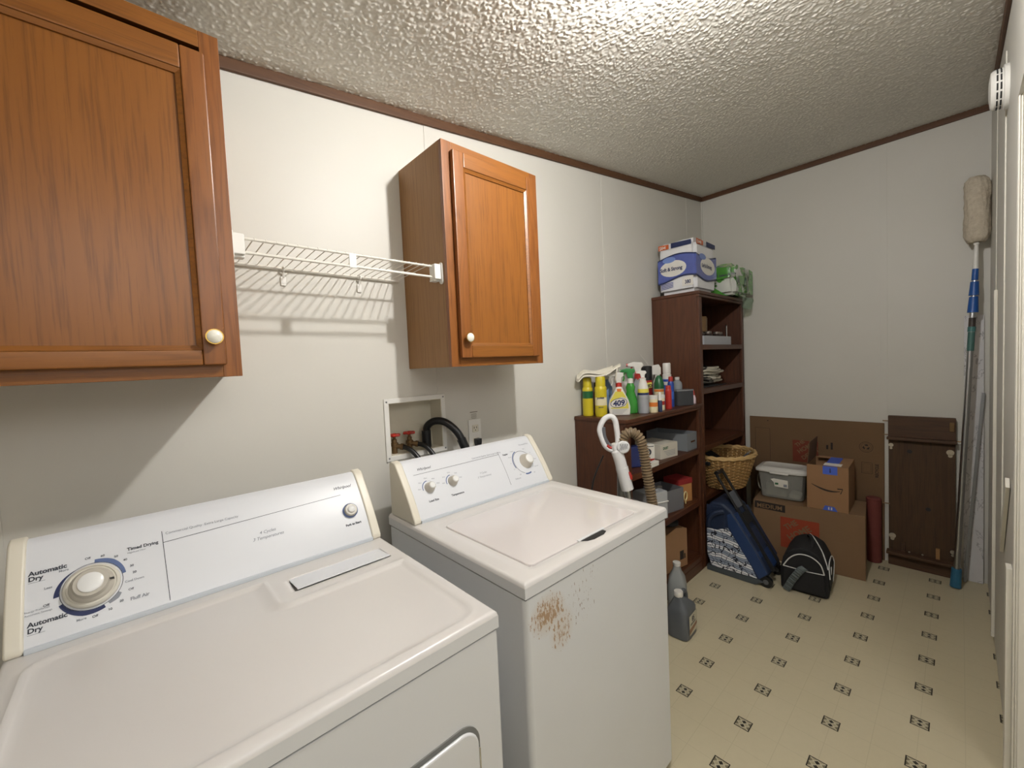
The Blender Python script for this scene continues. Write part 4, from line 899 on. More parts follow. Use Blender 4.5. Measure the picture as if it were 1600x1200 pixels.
# coiled cords on the next shelf
for i, (lab, cx, r0, m_, z0, nl) in enumerate((('dark extension cord coiled at the back of the tall bookcase shelf', 3.80, .11, mat('dark_cord', (62, 58, 54), .6), 1.21, 6), ('pale cord bundled in tangled loops on the tall bookcase shelf', 3.97, .15, rope, 1.206, 11))):
    pts = []; R_ = random.Random(5 + i)
    for l in range(nl):
        ph = R_.uniform(0, 6.28); tilt = R_.uniform(-.25, .25); rx = r0 * R_.uniform(.8, 1.5); ry = min(.13, r0 * R_.uniform(.55, .85)); dx_ = R_.uniform(-.06, .06)
        for a in range(12):
            an = 2 * math.pi * a / 12 + ph
            pts.append((cx + dx_ + rx * math.cos(an), -.175 + .02 * i + ry * math.sin(an), z0 + .011 * l + .014 + abs(.05 * tilt * math.cos(an) * 2) + (.05 if i == 0 else 0) * (l / nl)))
    pts = [(min(4.27, max(3.55, p[0])), min(-.03, max(-.30, p[1])), p[2]) for p in pts]
    tag(B().tube(smoothpath(pts, 3), .0065, 7).build('coiled_cord', m_, wn=False), lab, 'cord')
tag(B().box(3.56, 4.05, -.30, -.12, 1.2005, 1.2045, bev=.001).build('dark_cloth', blackf), 'flat dark cloth under the coiled cords', 'cloth')

# ------------------------------------------------------------------ packs on the tall bookcase
def puffy(x0, x1, y0, y1, z0, z1, amp, seed, m=0):
    bm = bmesh.new(); bmesh.ops.create_cube(bm, size=1); bmesh.ops.bevel(bm, geom=bm.edges[:], offset=.09, segments=2, affect='EDGES'); bmesh.ops.subdivide_edges(bm, edges=bm.edges[:], cuts=5, use_grid_fill=True)
    for v in bm.verts:
        p = Vector((x0 + (v.co.x + .5) * (x1 - x0), y0 + (v.co.y + .5) * (y1 - y0), z0 + (v.co.z + .5) * (z1 - z0)))
        k_ = mnoise.noise(p * 16 + Vector((seed, 0, 0))); p += v.co.normalized() * k_ * amp * (1 if v.co.z > -.4 else .1); v.co = p
    return bm
film = mat('plastic_wrap_white', (222, 222, 224), .18, var=.06, vs=20, coat=.4)
t = thing('toilet_paper_pack', 'tall white and blue wrapped pack of toilet rolls on the tall bookcase', 'paper pack', (3.70, -.18, 1.85))
X0, X1, Y0, Y1, Z0, Z1 = 3.535, 3.865, -.305, -.045, 1.8505, 2.215
b = B(); b._bm(puffy(X0, X1, Y0, Y1, Z0, Z1, .007, 2), 0); b.build('wrapping', film, t, wn=False, smooth=60)
b = B(); H = Z1 - Z0
def sidepoly(pts, m, off):   # pts (u 0..1 along left face then front face 1..2, v 0..1)
    q = []
    for u, v in pts: q.append((X0 - off, Y1 - u * (Y1 - Y0), Z0 + v * H) if u <= 1 else (X0 + (u - 1) * (X1 - X0), Y0 - off, Z0 + v * H))
    b.poly(q, m)
OFF = .006
def band(f0, f1, m, off, n=16):
    for face in (0, 1):
        for i in range(n):
            u0, u1 = face + i / n, face + (i + 1) / n; e = 1e-4
            if face == 0: u1 = min(u1, 1)
            else: u0 += e
            sidepoly([(u0, f0(u0)), (u1, f0(u1)), (u1, f1(u1)), (u0, f1(u0))], m, off)
    b.poly([(X0 - off, Y0, Z0 + f0(1) * H), (X0, Y0 - off, Z0 + f0(1) * H), (X0, Y0 - off, Z0 + f1(1) * H), (X0 - off, Y0, Z0 + f1(1) * H)], m)
lo_ = lambda u: .30 - .05 * math.cos(u * 4.2); hi_ = lambda u: .68 + .05 * math.cos(u * 3.6 - 2.0)
band(lambda u: lo_(u) - .03, lambda u: hi_(u) + .025, 0, OFF); band(lo_, hi_, 1, OFF + .0006)
def ell(cu, cv, ru, rv, m, off): sidepoly([(cu + ru * math.cos(2 * math.pi * i / 24), cv + rv * math.sin(2 * math.pi * i / 24)) for i in range(24)], m, off)
ell(.42, .49, .36, .15, 2, OFF + .0012); ell(.32, .66, .18, .055, 3, OFF + .0018); ell(1.55, .50, .36, .16, 2, OFF + .0012); ell(1.30, .66, .16, .055, 3, OFF + .0018)
for u0, u1, m in ((.03, .32, 4), (.38, .92, 0), (1.02, 1.35, 4), (1.5, 1.95, 0)): sidepoly([(u0, .87), (u1, .87), (u1, .955), (u0, .965)], m, OFF + .0006)
b.text('Soft & Strong', .034, (X0 - OFF - .0022, Y1 - .018, Z0 + .455 * H), (0, -1, 0), (0, 0, 1), 0, 'LEFT', .0012, sxy=.85)
b.text('Soft & Strong', .034, (X0 + .085, Y0 - OFF - .0022, Z0 + .47 * H), (1, 0, 0), (0, 0, 1), 0, 'LEFT', .0012, sxy=.85)
b.text('2X=4', .028, (X0 - OFF - .0012, Y1 - .016, Z0 + .885 * H), (0, -1, 0), (0, 0, 1), 2, 'LEFT', .001, sxy=.7); b.text('12=48', .028, (X0 + .012, Y0 - OFF - .0012, Z0 + .885 * H), (1, 0, 0), (0, 0, 1), 2, 'LEFT', .001)
sidepoly([(.66, .13), (.95, .13), (.95, .30), (.66, .28)], 2, OFF + .001); b.text('380', .034, (X0 - OFF - .002, Y1 - .19, Z0 + .17 * H), (0, -1, 0), (0, 0, 1), 0, 'LEFT', .001, sxy=.8)
for i in range(4): sidepoly([(.08, .20 - .028 * i), (.42, .23 - .028 * i), (.42, .242 - .028 * i), (.08, .212 - .028 * i)], 1, OFF + .0006)
b.build('printed_wrap', [navy, mat('pack_blue', (74, 88, 160), .2, var=.15, vs=25, coat=.4), whp, mat('pack_badge_blue', (110, 134, 196), .3), mat('pack_orange', (196, 92, 40), .4, var=.1)], t, smooth=0, recalc=False)
# green paper towel pack
t = thing('paper_towel_pack', 'green and clear crumpled wrapped paper pack on the tall bookcase', 'paper pack', (4.18, -.26, 1.85))
X0, X1, Y0, Y1, Z0, Z1 = 3.99, 4.34, -.385, -.10, 1.8505, 2.085
b = B(); b._bm(puffy(X0, X1, Y0, Y1, Z0 + .012, Z1, .020, 8), 0)
gm = NT('green_wrap'); a = gm.noise(gm.co(), 7, 3, .5, .8); c_ = gm.ramp(a, [(.0, srgb(206, 208, 200)), (.45, srgb(206, 208, 200)), (.47, srgb(70, 130, 50)), (.56, srgb(84, 150, 60)), (.58, srgb(170, 170, 140)), (.62, srgb(40, 100, 96)), (.66, srgb(200, 204, 198))]); gm.col(c_); gm.b.inputs['Roughness'].default_value = .18; gm.b.inputs['Coat Weight'].default_value = .5
b.build('wrapping', gm.m, t, wn=False, smooth=60)
b = B(); off = .020
def gq(pts, m): b.poly([(X0 - off, Y, Z) for Y, Z in pts], m)
def gr(pts, m): b.poly([(X, Y0 - off, Z) for X, Z in pts], m)
gq([(-.13, 2.06), (-.36, 2.055), (-.37, 1.985), (-.30, 1.975), (-.13, 1.99)], 0); gq([(-.14, 2.03), (-.27, 2.04), (-.28, 2.0), (-.15, 1.995)], 1); gq([(-.12, 1.94), (-.22, 1.95), (-.33, 1.86), (-.36, 1.853), (-.20, 1.853), (-.12, 1.86)], 0)
gr([(4.02, 1.99), (4.12, 2.0), (4.14, 1.95), (4.06, 1.92)], 0); gr([(4.24, 2.06), (4.32, 2.05), (4.32, 1.88), (4.27, 1.87), (4.22, 1.93)], 0)
b.text('Select-A-Size', .022, (X0 - off - .001, -.29, 1.995), (0, -1, 0), (0, 0, 1), 2, 'LEFT', .001); b.text('NEW', .04, (X0 - off - .001, -.13, 1.885), (0, -1, 0), (0, 0, 1), 2, 'LEFT', .002)
b.build('printed_patches', [mat('leaf_green', (76, 140, 56), .25, var=.12, coat=.4), mat('teal_blue', (40, 90, 110), .3), ink], t, smooth=0, recalc=False)
b = B(); b.grid([i / 12 for i in range(13)], [i / 8 for i in range(9)], lambda u, v: (4.10 + .22 * u + .01 * math.sin(9 * v), -.395 - .012 * math.sin(7 * u + 3 * v), 1.86 - (.095 * v * (1 - .35 * abs(u - .5))) - .01 * u))
b.build('plastic_flap', clear('clear_wrap_film', (190, 204, 190), .28, .1), t, wn=False, smooth=60).modifiers.new('s', 'SOLIDIFY').thickness = .001

# ------------------------------------------------------------------ wicker basket
BX, BY, BZ = 3.90, -.335, .474
t = thing('wicker_basket', 'oval wicker laundry basket standing on a shelf of the tall bookcase', 'basket', (BX, BY, BZ))
hb = .235
def rr(z): f = z / hb; return .155 + .085 * f ** .9, .115 + .068 * f ** .9
for rows, nm in ((range(0, 20), 'woven_side'),):
    b = B(); ns = 34
    for i in rows:
        z = .008 + i * (hb - .012) / 20; rx, ry = rr(z); pts = []
        for k_ in range(ns * 4):
            a = 2 * math.pi * k_ / (ns * 4); w_ = .0035 * math.cos(a * ns / 2 + (math.pi if i % 2 else 0)); pts.append((BX + (rx + w_) * math.cos(a), BY + (ry + w_) * math.sin(a), BZ + z))
        b.tube(pts, .0062, 6, closed=True, flat=.9)
    b.build(nm, straw, t, wn=False, smooth=60)
b = B()
for k_ in range(34):
    a = 2 * math.pi * k_ / 34; r0 = rr(0); r1 = rr(hb); b.cyl((BX + (r0[0] + .003) * math.cos(a), BY + (r0[1] + .003) * math.sin(a), BZ + .004), (BX + (r1[0] + .003) * math.cos(a), BY + (r1[1] + .003) * math.sin(a), BZ + hb), .0058, 6)
b.build('stakes', straw2, t)['kind'] = 'stuff'
b = B()
for k_, (dr, dz, r) in enumerate(((0, 0, .011), (.006, -.008, .008), (-.004, -.010, .008))):
    b.tube([(BX + (rr(hb)[0] + dr + .002 * math.sin(a * 20 + k_ * 2)) * math.cos(a), BY + (rr(hb)[1] + dr + .002 * math.sin(a * 20 + k_ * 2)) * math.sin(a), BZ + hb + .004 + dz + .003 * math.cos(a * 20 + k_ * 2)) for a in [2 * math.pi * i / 96 for i in range(96)]], r, 8, closed=True)
b.build('rim', straw2, t, wn=False, smooth=60)
B().lathe([(.001, 0), (1, 0), (1, .006), (.001, .006)], (BX, BY, BZ + .0005), 40, sx=.15, sy=.11).build('basket_bottom', straw, t)
# handle opening: a dark block stands in for the shade inside
a0 = math.radians(163); B().box(-.042, .042, -.006, .010, -.012, .012, bev=.003, M=Matrix.Translation((BX + .245 * math.cos(a0), BY + .187 * math.sin(a0), BZ + .196)) @ Matrix.Rotation(math.radians(163 + 90), 4, 'Z') @ Matrix.Rotation(math.radians(12), 4, 'X')).build('handle_slot_shade', darkgap, t)
frm = mat('pale_frame', (170, 156, 130), .5, var=.1); grf = mat('grey_frame', (96, 98, 104), .5, var=.1)
for i, (lab, x, y, tz, m_) in enumerate((('grey slat leaning in the wicker basket', 3.93, -.400, 40, grf), ('pale wooden slat leaning in the wicker basket', 3.985, -.405, 36, frm), ('dark binder lying tilted in the wicker basket', 3.95, -.29, -60, darkgap))):
    M = Matrix.Translation((x, y, BZ + .155)) @ Matrix.Rotation(math.radians(tz), 4, 'X')
    tag(B().box(-.012 if i < 2 else -.05, .012 if i < 2 else .05, -.006, .006, -.10, .115, bev=.002, M=M).build('slat' if i < 2 else 'binder', m_), lab, 'slat' if i < 2 else 'binder')

# ------------------------------------------------------------------ upright vacuum behind the washer
t = thing('upright_vacuum', 'white upright vacuum with loop handle and ribbed tan hose beside the low bookcase', 'vacuum cleaner', (2.42, -.40, 0))
yv = -.42; vw = mat('vacuum_white', (226, 226, 226), .28, var=.02, coat=.3); vg = mat('vacuum_grey', (92, 94, 98), .4, var=.05)
b = B(); b.box(2.22, 2.49, -.50, -.30, .02, .11, bev=.03, seg=3); b.cyl((2.40, -.36, .10), (2.40, -.34, .52), .07, 24); b.cyl((2.40, -.34, .52), (2.40, -.34, .60), .07, 24, r2=.03); b.build('motor_body', mat('vacuum_dark', (44, 46, 54), .35, var=.05), t)
for x in (2.212, 2.498): B().cyl((x - .008, -.38, .035), (x + .008, -.38, .035), .035, 18).build('wheel', blackr, t)
B().cyl((2.455, -.37, .50), (2.405, yv, .93), .0165, 16).build('metal_tube', steelm, t)
# outer loop of the handle (in a plane facing the camera)
ax_ = Vector((.66, -.75, 0)).normalized(); ctr = Vector((2.305, yv, 1.080))
def hp(u, v, d=0): return ctr + ax_ * u + Vector((0, 0, v)) + Vector((-.75, -.66, 0)).normalized() * d
outer = smoothpath([hp(-.026, -.002), hp(-.031, .034), hp(-.012, .074), hp(.016, .088), hp(.036, .072), hp(.043, .030), hp(.047, -.02), hp(.042, -.052), hp(.020, -.064), hp(-.008, -.046)], 6, closed=True)
B().tube(outer, .0125, 12, closed=True).build('loop_handle', vw, t, wn=False)
B().tube(smoothpath([hp(-.016, .040, .002), hp(-.013, -.002, .002), hp(.001, -.034, .002), hp(.018, -.049, .002)], 6), .0095, 10).build('handle_grip', vg, t, wn=False)
B().tube(smoothpath([hp(-.002, -.040, .008), hp(.008, -.050, .008), hp(.018, -.053, .008)], 5), .007, 8).build('release_button', redpl, t, wn=False)
B().tube(smoothpath([hp(.030, -.035), hp(.040, -.070), hp(.052, -.110), hp(.060, -.150)], 6), [.020] * 6 + [.026] * 6 + [.026] * 7, 14).build('handle_neck', vw, t, wn=False)
B().cyl(hp(.060, -.145), hp(.082, -.245), .0275, 20).build('wand_collar', vw, t)
B().cyl(hp(.078, -.235), hp(.094, -.340), .0155, 16).build('wand_tube', alu, t)
B().lathe([(.001, -.006), (.026, -.004), (.029, 0), (.024, .006), (.001, .008)], n=20, M=Matrix.Translation(hp(.066, -.048, .022)) @ Matrix.Rotation(math.radians(-49), 4, 'Z') @ Matrix.Rotation(math.pi / 2, 4, 'X')).build('vent_cap', vw, t, wn=False)
for j in range(5): B().tube([hp(.048 + .008 * j, -.062 + .002 * j, .031), hp(.056 + .006 * j, -.045, .032), hp(.052 + .008 * j, -.032, .031)], .0013, 5).build('vent_slot', vg, t, wn=False)
b = B(); b.tube(smoothpath([hp(.085, -.165, .01), hp(.094, -.178, .012), hp(.096, -.195, .010)], 4), .008, 8); b.build('release_latch', redpl, t, wn=False)
hpth = smoothpath([hp(.062, -.045), hp(.080, .002), hp(.112, .012), hp(.142, -.015), hp(.158, -.075), hp(.168, -.16), hp(.182, -.26), hp(.192, -.36), hp(.190, -.46)], 26)
_q = [hpth[0]]
for _p in hpth[1:]:
    while (_p - _q[-1]).length >= .0032: _q.append(_q[-1] + (_p - _q[-1]).normalized() * .0032)
hpth = _q; rad = [.0238 if i % 4 < 2 else .0180 for i in range(len(hpth))]
B().tube(hpth, rad, 16).build('ribbed_hose', mat('tan_hose', (122, 104, 80), .4, var=.15, vs=200), t, wn=False, smooth=25)
B().tube(smoothpath([(2.335, -.375, .98), (2.29, -.345, .86), (2.275, -.33, .70), (2.27, -.32, .5), (2.265, -.30, .2), (2.25, -.30, .09)], 8), .004, 7).build('power_cord', blackr, t, wn=False)

# ------------------------------------------------------------------ jugs on the floor
t = thing('detergent_jug', 'dark grey detergent jug with white cap on the floor by the washer', 'jug', (2.757, -.525, 0), math.radians(4))
jg = mat('grey_jug', (92, 96, 100), .35, var=.04)

def loft(b, secs, n=28, ex=5, m=0):
    vs = []; fs = []
    for z, cx_, cy_, hx, hy in secs:
        for i in range(n):
            a = 2 * math.pi * i / n; ca, sa = math.cos(a), math.sin(a); k_ = (abs(ca) ** ex + abs(sa) ** ex) ** (-1 / ex); vs.append((cx_ + hx * ca * k_, cy_ + hy * sa * k_, z))
    for j in range(len(secs) - 1):
        for i in range(n): fs.append((j * n + i, j * n + (i + 1) % n, (j + 1) * n + (i + 1) % n, (j + 1) * n + i))
    fs.append(tuple(range(n))[::-1]); q_ = (len(secs) - 1) * n; fs.append(tuple(range(q_, q_ + n))); return b.add(vs, fs, m)
loft(B(), [(0, 0, 0, .066, .050), (.006, 0, 0, .073, .056), (.06, 0, 0, .073, .056), (.135, 0, 0, .072, .055), (.150, -.002, 0, .066, .050), (.185, -.020, 0, .036, .030), (.205, -.035, 0, .018, .018), (.212, -.035, 0, .018, .018)], 32).build('jug_body', jg, t, local=True, wn=False)
B().tube(smoothpath([(-.012, 0, .180), (.010, 0, .208), (.038, 0, .205), (.055, 0, .180), (.058, 0, .140)], 6), .012, 10).build('handle', jg, t, local=True, wn=False)
B().lathe([(.021, .209), (.022, .212), (.022, .232), (.020, .235), (.001, .2355)], (-.035, 0, 0), 24).build('cap', whp, t, local=True, wn=False)
b = B(); b.poly([(-.050, -.0572, .025), (.052, -.0572, .025), (.052, -.0572, .125), (-.050, -.0572, .125)], 0); b.poly([(-.048, -.0576, .030), (.050, -.0576, .050), (.050, -.0576, .066), (-.048, -.0576, .058)], 1)
lt(b, '85', .034, 0, -.0578, .088, 2, bold=.001)
for i in range(2): b.box(-.035, .030, -.0578, -.0574, .078 - .006 * i, .081 - .006 * i, m=2)
b.build('front_label', [pm('jug_label', (196, 192, 170)), pm('jug_label_brown', (136, 92, 58)), ink], t, local=True, smooth=0)
t = thing('clear_jug', 'translucent empty jug with white cap behind the dark grey jug', 'jug', (2.95, -.410, 0), math.radians(20))
loft(B(), [(0, 0, 0, .044, .044), (.006, 0, 0, .050, .050), (.13, 0, 0, .050, .050), (.18, 0, 0, .042, .042), (.215, 0, 0, .024, .024), (.24, 0, 0, .018, .018), (.245, 0, 0, .018, .018)], 28, 3.5).build('jug_body', clear('milky_jug', (186, 190, 188), .62, .35), t, local=True, wn=False)
B().lathe([(.020, .243), (.021, .246), (.021, .262), (.001, .264)], n=22).build('cap', whp, t, local=True, wn=False)

# ------------------------------------------------------------------ trolley bag
t = thing('trolley_bag', 'blue trolley bag with striped grey panel leaning on the tall bookcase', 'bag', (3.60, -.53, 0))
XB0, XB1 = 3.485, 3.735
prof = [(-.385, .030), (-.665, .035), (-.720, .085), (-.640, .240), (-.515, .430), (-.455, .470), (-.385, .465), (-.352, .400), (-.350, .270), (-.352, .10)]
bl = mat('navy_nylon', (26, 40, 66), .6, var=.15, vs=12, bump=.3, bs=60); bl2 = mat('bright_blue_nylon', (32, 56, 98), .5, var=.12, vs=14, bump=.3, bs=60)
B().prism(prof, XB0, XB1, 'x', bev=.018, seg=3).build('bag_body', bl, t)
sp = [(-.388, .040), (-.655, .045), (-.625, .110), (-.492, .318), (-.43, .29), (-.362, .285), (-.362, .12)]
def inx(xx, poly, name, m, th=.006): return B().prism(poly, xx - th, xx, 'x', bev=.002).build(name, m, t)
inx(XB0 + .001, sp, 'striped_panel', stripem); inx(XB1 + .007, sp, 'striped_panel', stripem)
inx(XB0 + .0005, [(-.668, .045), (-.712, .090), (-.630, .24), (-.512, .415), (-.488, .40), (-.495, .325), (-.630, .110)], 'blue_edge_panel', bl2, .004)
b = B(); pts = smoothpath([(XB0 + .0, -.372, .30), (XB0 - .012, -.385, .36), (XB0 - .012, -.42, .40), (XB0, -.47, .42)], 4); b.tube(pts, .018, 8)
b.box(XB0 - .004, XB0 + .004, -.475, -.362, .30, .445, bev=.004); b.build('top_pocket', bl, t)
# back face frame and straps (the face towards the room)
D0 = Vector((0, -.720, .085)); D1 = Vector((0, -.515, .430)); dd_ = (D1 - D0).normalized(); nn = Vector((0, -dd_.z, dd_.y))
def bp(x, s_, o=0): return Vector((x, 0, 0)) + D0 + dd_ * s_ + nn * o
def strapbox(xa, xb, s0, s1, o0, o1, name, m, bev=.003):
    q = [bp(xa, s0, o0), bp(xb, s0, o0), bp(xb, s1, o0), bp(xa, s1, o0), bp(xa, s0, o1), bp(xb, s0, o1), bp(xb, s1, o1), bp(xa, s1, o1)]
    return B().add(q, [(0, 3, 2, 1), (4, 5, 6, 7), (0, 1, 5, 4), (1, 2, 6, 5), (2, 3, 7, 6), (3, 0, 4, 7)]).build(name, m, t)
strapbox(XB0 + .055, XB0 + .085, .0, .40, .001, .014, 'frame_rail', blackf); strapbox(XB1 - .085, XB1 - .055, .0, .40, .001, .014, 'frame_rail', blackf)
strapbox(XB0 + .085, XB1 - .085, .02, .12, .001, .010, 'back_pad', bl2); strapbox(XB0 + .085, XB1 - .085, .14, .26, .001, .012, 'back_pad', bl); strapbox(XB0 + .070, XB1 - .070, .29, .36, .014, .020, 'strap', blackf)
strapbox(XB0 + .01, XB0 + .05, .10, .38, .001, .008, 'shoulder_strap', bl2); strapbox(XB1 - .05, XB1 - .01, .05, .38, .001, .008, 'shoulder_strap', bl)
hd = B(); x_a, x_b = XB0 + .065, XB1 - .075
hd.tube([bp(x_a, .36, .008), bp(x_a, .625, .008), bp(x_a + .012, .640, .008), bp(x_b - .012, .640, .008), bp(x_b, .625, .008), bp(x_b, .36, .008)], .009, 8); hd.tube([bp(x_a + .006, .640, .008), bp(x_b - .006, .640, .008)], .014, 10)
hd.build('telescopic_handle', blk, t, wn=False)
strapbox(x_a + .012, x_b - .012, .395, .50, .002, .010, 'mesh_pouch', mat('grey_mesh', (84, 88, 94), .8, var=.3, vs=60))
for x in (XB0 + .02, XB1 - .02):
    w_ = B().cyl((x - .012, -.700, .034), (x + .012, -.700, .034), .034, 20).build('wheel', blackr, t); B().cyl((x - .0135, -.700, .034), (x + .0135, -.700, .034), .015, 14).build('wheel_hub', vg, w_)
B().prism([(-.355, .0), (-.640, .0), (-.690, .030), (-.665, .040), (-.355, .036)], XB0 - .003, XB1 + .003, 'x', bev=.005).build('base_tray', mat('grey_base', (70, 76, 80), .6, var=.1), t)

# ------------------------------------------------------------------ duffel bag
DXc, DYc = 3.70, -.865
t = thing('duffel_bag', 'small black sports bag with white piping on the floor', 'bag', (DXc, DYc, 0), math.radians(5))
dxa, dxb = -.135, .125; w0 = .115
dp = [(-w0, .012), (-w0 * .96, 0), (w0 * .96, 0), (w0, .012), (w0 * 1.02, .12), (w0 * .90, .19), (w0 * .62, .245), (w0 * .2, .272), (-w0 * .25, .272), (-w0 * .66, .245), (-w0 * .92, .185), (-w0 * 1.02, .12)]
B().prism(dp, dxa, dxb, 'x', bev=.014, seg=3).build('bag_body', blackf, t, local=True)
# end pocket facing the camera with white piping, curved top
pip = mat('white_piping', (206, 206, 202), .5, var=0); gy = mat('grey_webbing', (96, 104, 104), .7, var=.1, vs=80)
pk = [(-.098, .150), (-.080, .205), (-.035, .238), (.020, .238), (.065, .205), (.098, .150)]
B().prism([(-.100, .02), (.100, .02)] + [(y, z) for y, z in reversed(pk)], dxa - .016, dxa + .004, 'x', bev=.005).build('end_pocket', blackf, t, local=True)
B().tube(smoothpath([(dxa - .016, y, z) for y, z in pk], 6), .0035, 6).build('piping', pip, t, local=True, wn=False)
B().tube([(dxa - .017, .10, .150), (dxa - .018, -.02, .146), (dxa - .017, -.10, .150)], .0025, 6).build('piping', pip, t, local=True, wn=False)
B().tube(smoothpath([(dxa + .02, -w0 * .98, .17), (-.05, -w0 * .72, .235), (.04, -w0 * .30, .279), (.10, -w0 * .05, .281)], 6), .0035, 6).build('piping', pip, t, local=True, wn=False)
b = B(); b.add([(-.11, -w0 * 1.035, .05), (.02, -w0 * 1.035, .05), (.09, -w0 * 1.035, .14), (.06, -w0 * .95, .185), (-.08, -w0 * .95, .185), (-.125, -w0 * 1.035, .12)], [(0, 1, 2, 3, 4, 5)]); b.build('side_panel', mat('charcoal_fabric', (44, 46, 46), .8, var=.2, vs=60), t, local=True).modifiers.new('s', 'SOLIDIFY').thickness = .004
B().tube(smoothpath([(-.125, -w0 * 1.06, .12), (-.08, -w0 * .99, .186), (.06, -w0 * .99, .186), (.09, -w0 * 1.07, .14), (.02, -w0 * 1.07, .05)], 6), .003, 6).build('piping', pip, t, local=True, wn=False)
b = B(); b.tube([(-.035 + .014 * math.cos(a), -w0 * 1.045, .135 + .022 * math.sin(a)) for a in [2 * math.pi * i / 16 for i in range(16)]], .0022, 6, closed=True); b.tube([(-.043, -w0 * 1.045, .120), (-.035, -w0 * 1.045, .140), (-.030, -w0 * 1.045, .128)], .002, 6); b.build('round_emblem', pip, t, local=True, wn=False)
b = B()
pts = smoothpath([(dxa - .020, -.010, .165), (dxa - .030, .012, .150), (dxa - .030, .050, .085), (dxa - .028, .075, .030), (dxa - .026, .085, .008)], 5)
for i in range(len(pts) - 1):
    p, q = Vector(pts[i]), Vector(pts[i + 1]); w_ = Vector((0, .016, .010)); b.add([p - w_, p + w_, q + w_, q - w_], [(0, 1, 2, 3)])
b.build('grey_strap', gy, t, local=True, wn=False).modifiers.new('s', 'SOLIDIFY').thickness = .003
B().tube(smoothpath([(-.09, -.03, .262), (-.05, -.035, .300), (.03, -.01, .302), (.08, .0, .268)], 6), .009, 8, flat=.5).build('carry_handle', blackf, t, local=True, wn=False)

# ------------------------------------------------------------------ boxes by the back wall
def local_front(b, poly, m, y): b.poly([(u, y, v) for u, v in poly], m)
# moving box: local frame, front face towards -Y local = towards camera (-X world)
RZ = math.radians(-90 + 5.9)
t = thing('moving_box', 'large cardboard moving box with MEDIUM print, on the floor under the bin', 'box', (4.098, -.793, 0), RZ)
hw, dp_, hh = .298, .165, .402
B().box(-hw, hw, -dp_, dp_, 0, hh, bev=.0015).build('box_body', cardb2, t, local=True)
b = B(); y = -dp_ - .0006
local_front(b, [(-hw + .006, hh - .006), (-.112, hh - .012), (-.112, hh - .062), (-hw + .006, hh - .056)], 0, y)
lt(b, 'MEDIUM', .040, -.203, y - .0005, hh - .050, 1, bold=.0008)
local_front(b, [(-.140, .105), (.072, .105), (.072, .312), (-.140, .312)], 2, y)
c_, s_ = math.cos(.66), math.sin(.66)
for w_, sz, cx_, cz_ in (('THE', .048, -.105, .246), ('HOME', .056, -.085, .178), ('DEPOT', .052, -.040, .118)):
    b.text(w_, sz, (cx_, y - .0005, cz_ - .02), (c_, 0, s_), (-s_, 0, c_), 1, 'LEFT', .0016, sxy=.95)
b.build('printed_marks', [inkb, cardb2, orange], t, local=True, smooth=0, recalc=False)
b = B(); b.box(-.02, .02, -dp_ + .001, dp_ - .001, hh, hh + .0006); b.build('tape', mat('brown_tape', (120, 88, 58), .35, var=.03), t, local=True)
# clear bin on it
t = thing('clear_storage_bin', 'clear storage bin with a white lid and paper label on the moving box', 'bin', (4.08, -.652, .4035), math.radians(-90 + 3))
def taper(b, h, a0, b0, a1, b1, th, m=0):
    loft(b, [(0, 0, 0, a0, b0), (.006, 0, 0, a0 + .004, b0 + .004), (h, 0, 0, a1, b1)], 40, 7, m)
b = B(); loft(b, [(.004, 0, 0, .120, .080), (.010, 0, 0, .126, .086), (.190, 0, 0, .143, .104), (.192, 0, 0, .140, .101), (.012, 0, 0, .123, .083)], 40, 7); b.build('bin_body', clearp, t, local=True, wn=False)
b = B(); loft(b, [(.188, 0, 0, .150, .112), (.192, 0, 0, .155, .117), (.204, 0, 0, .155, .117), (.214, 0, 0, .145, .107), (.222, 0, 0, .118, .082), (.218, 0, 0, .112, .076)], 44, 7); b.build('lid', mat('bin_lid_white', (208, 206, 200), .35, var=.03), t, local=True, wn=False)
B().box(-.060, .050, -.1175, -.105, .182, .194, bev=.003).build('lid_latch', whiteplastic, t, local=True)
b = B(); b.add([(-.056, -.1065, .142), (-.036, -.1062, .149), (.046, -.1062, .144), (.046, -.1010, .088), (-.034, -.1010, .092), (-.038, -.1035, .120)], [(0, 1, 2, 3, 4, 5)], 0)
b.poly([(-.030, -.1068, .120), (-.010, -.1068, .121), (-.010, -.1058, .108), (-.030, -.1058, .107)], 1); b.poly([(.020, -.1068, .115), (.040, -.1068, .116), (.040, -.1050, .098), (.020, -.1050, .097)], 2)
b.build('paper_label', [paper, dgrn, inkg], t, local=True, smooth=0, recalc=False)
b = B(); b.box(-.095, .03, -.06, .05, .014, .105, bev=.01); b.box(.035, .10, -.05, .05, .014, .05, bev=.01, M=Matrix.Rotation(.12, 4, 'Y')); b.build('contents', mat('pale_contents', (196, 200, 192), .7, var=.2, vs=20), t, local=True)
# shipping box with a smile
t = thing('shipping_box', 'open brown shipping box with black smile arrow and blue tape, on the moving box', 'box', (4.095, -.918, .4035), math.radians(-90 + 2))
w, d, h = .106, .145, .284
b = B(); openbox(b, -w, w, -d, d, 0, h, .004); b.build('box_body', cardb, t, local=True)
b = B(); b.add([(-w + .001, -d, h), (-w + .001, d, h), (-w + .012, d - .01, h + .142), (-w + .012, -d + .01, h + .142), (-w + .005, -d, h), (-w + .005, d, h), (-w + .016, d - .01, h + .142), (-w + .016, -d + .01, h + .142)], [(0, 1, 2, 3), (4, 7, 6, 5), (0, 4, 5, 1), (1, 5, 6, 2), (2, 6, 7, 3), (3, 7, 4, 0)]); b.build('flap', cardd, t, local=True)
B().box(w - .105, w, -d + .002, d - .002, h + .0005, h + .0035, M=None).build('flap', cardb, t, local=True)
B().box(-w + .02, w - .107, d - .05, d, h + .0005, h + .0035).build('flap', cardb, t, local=True)
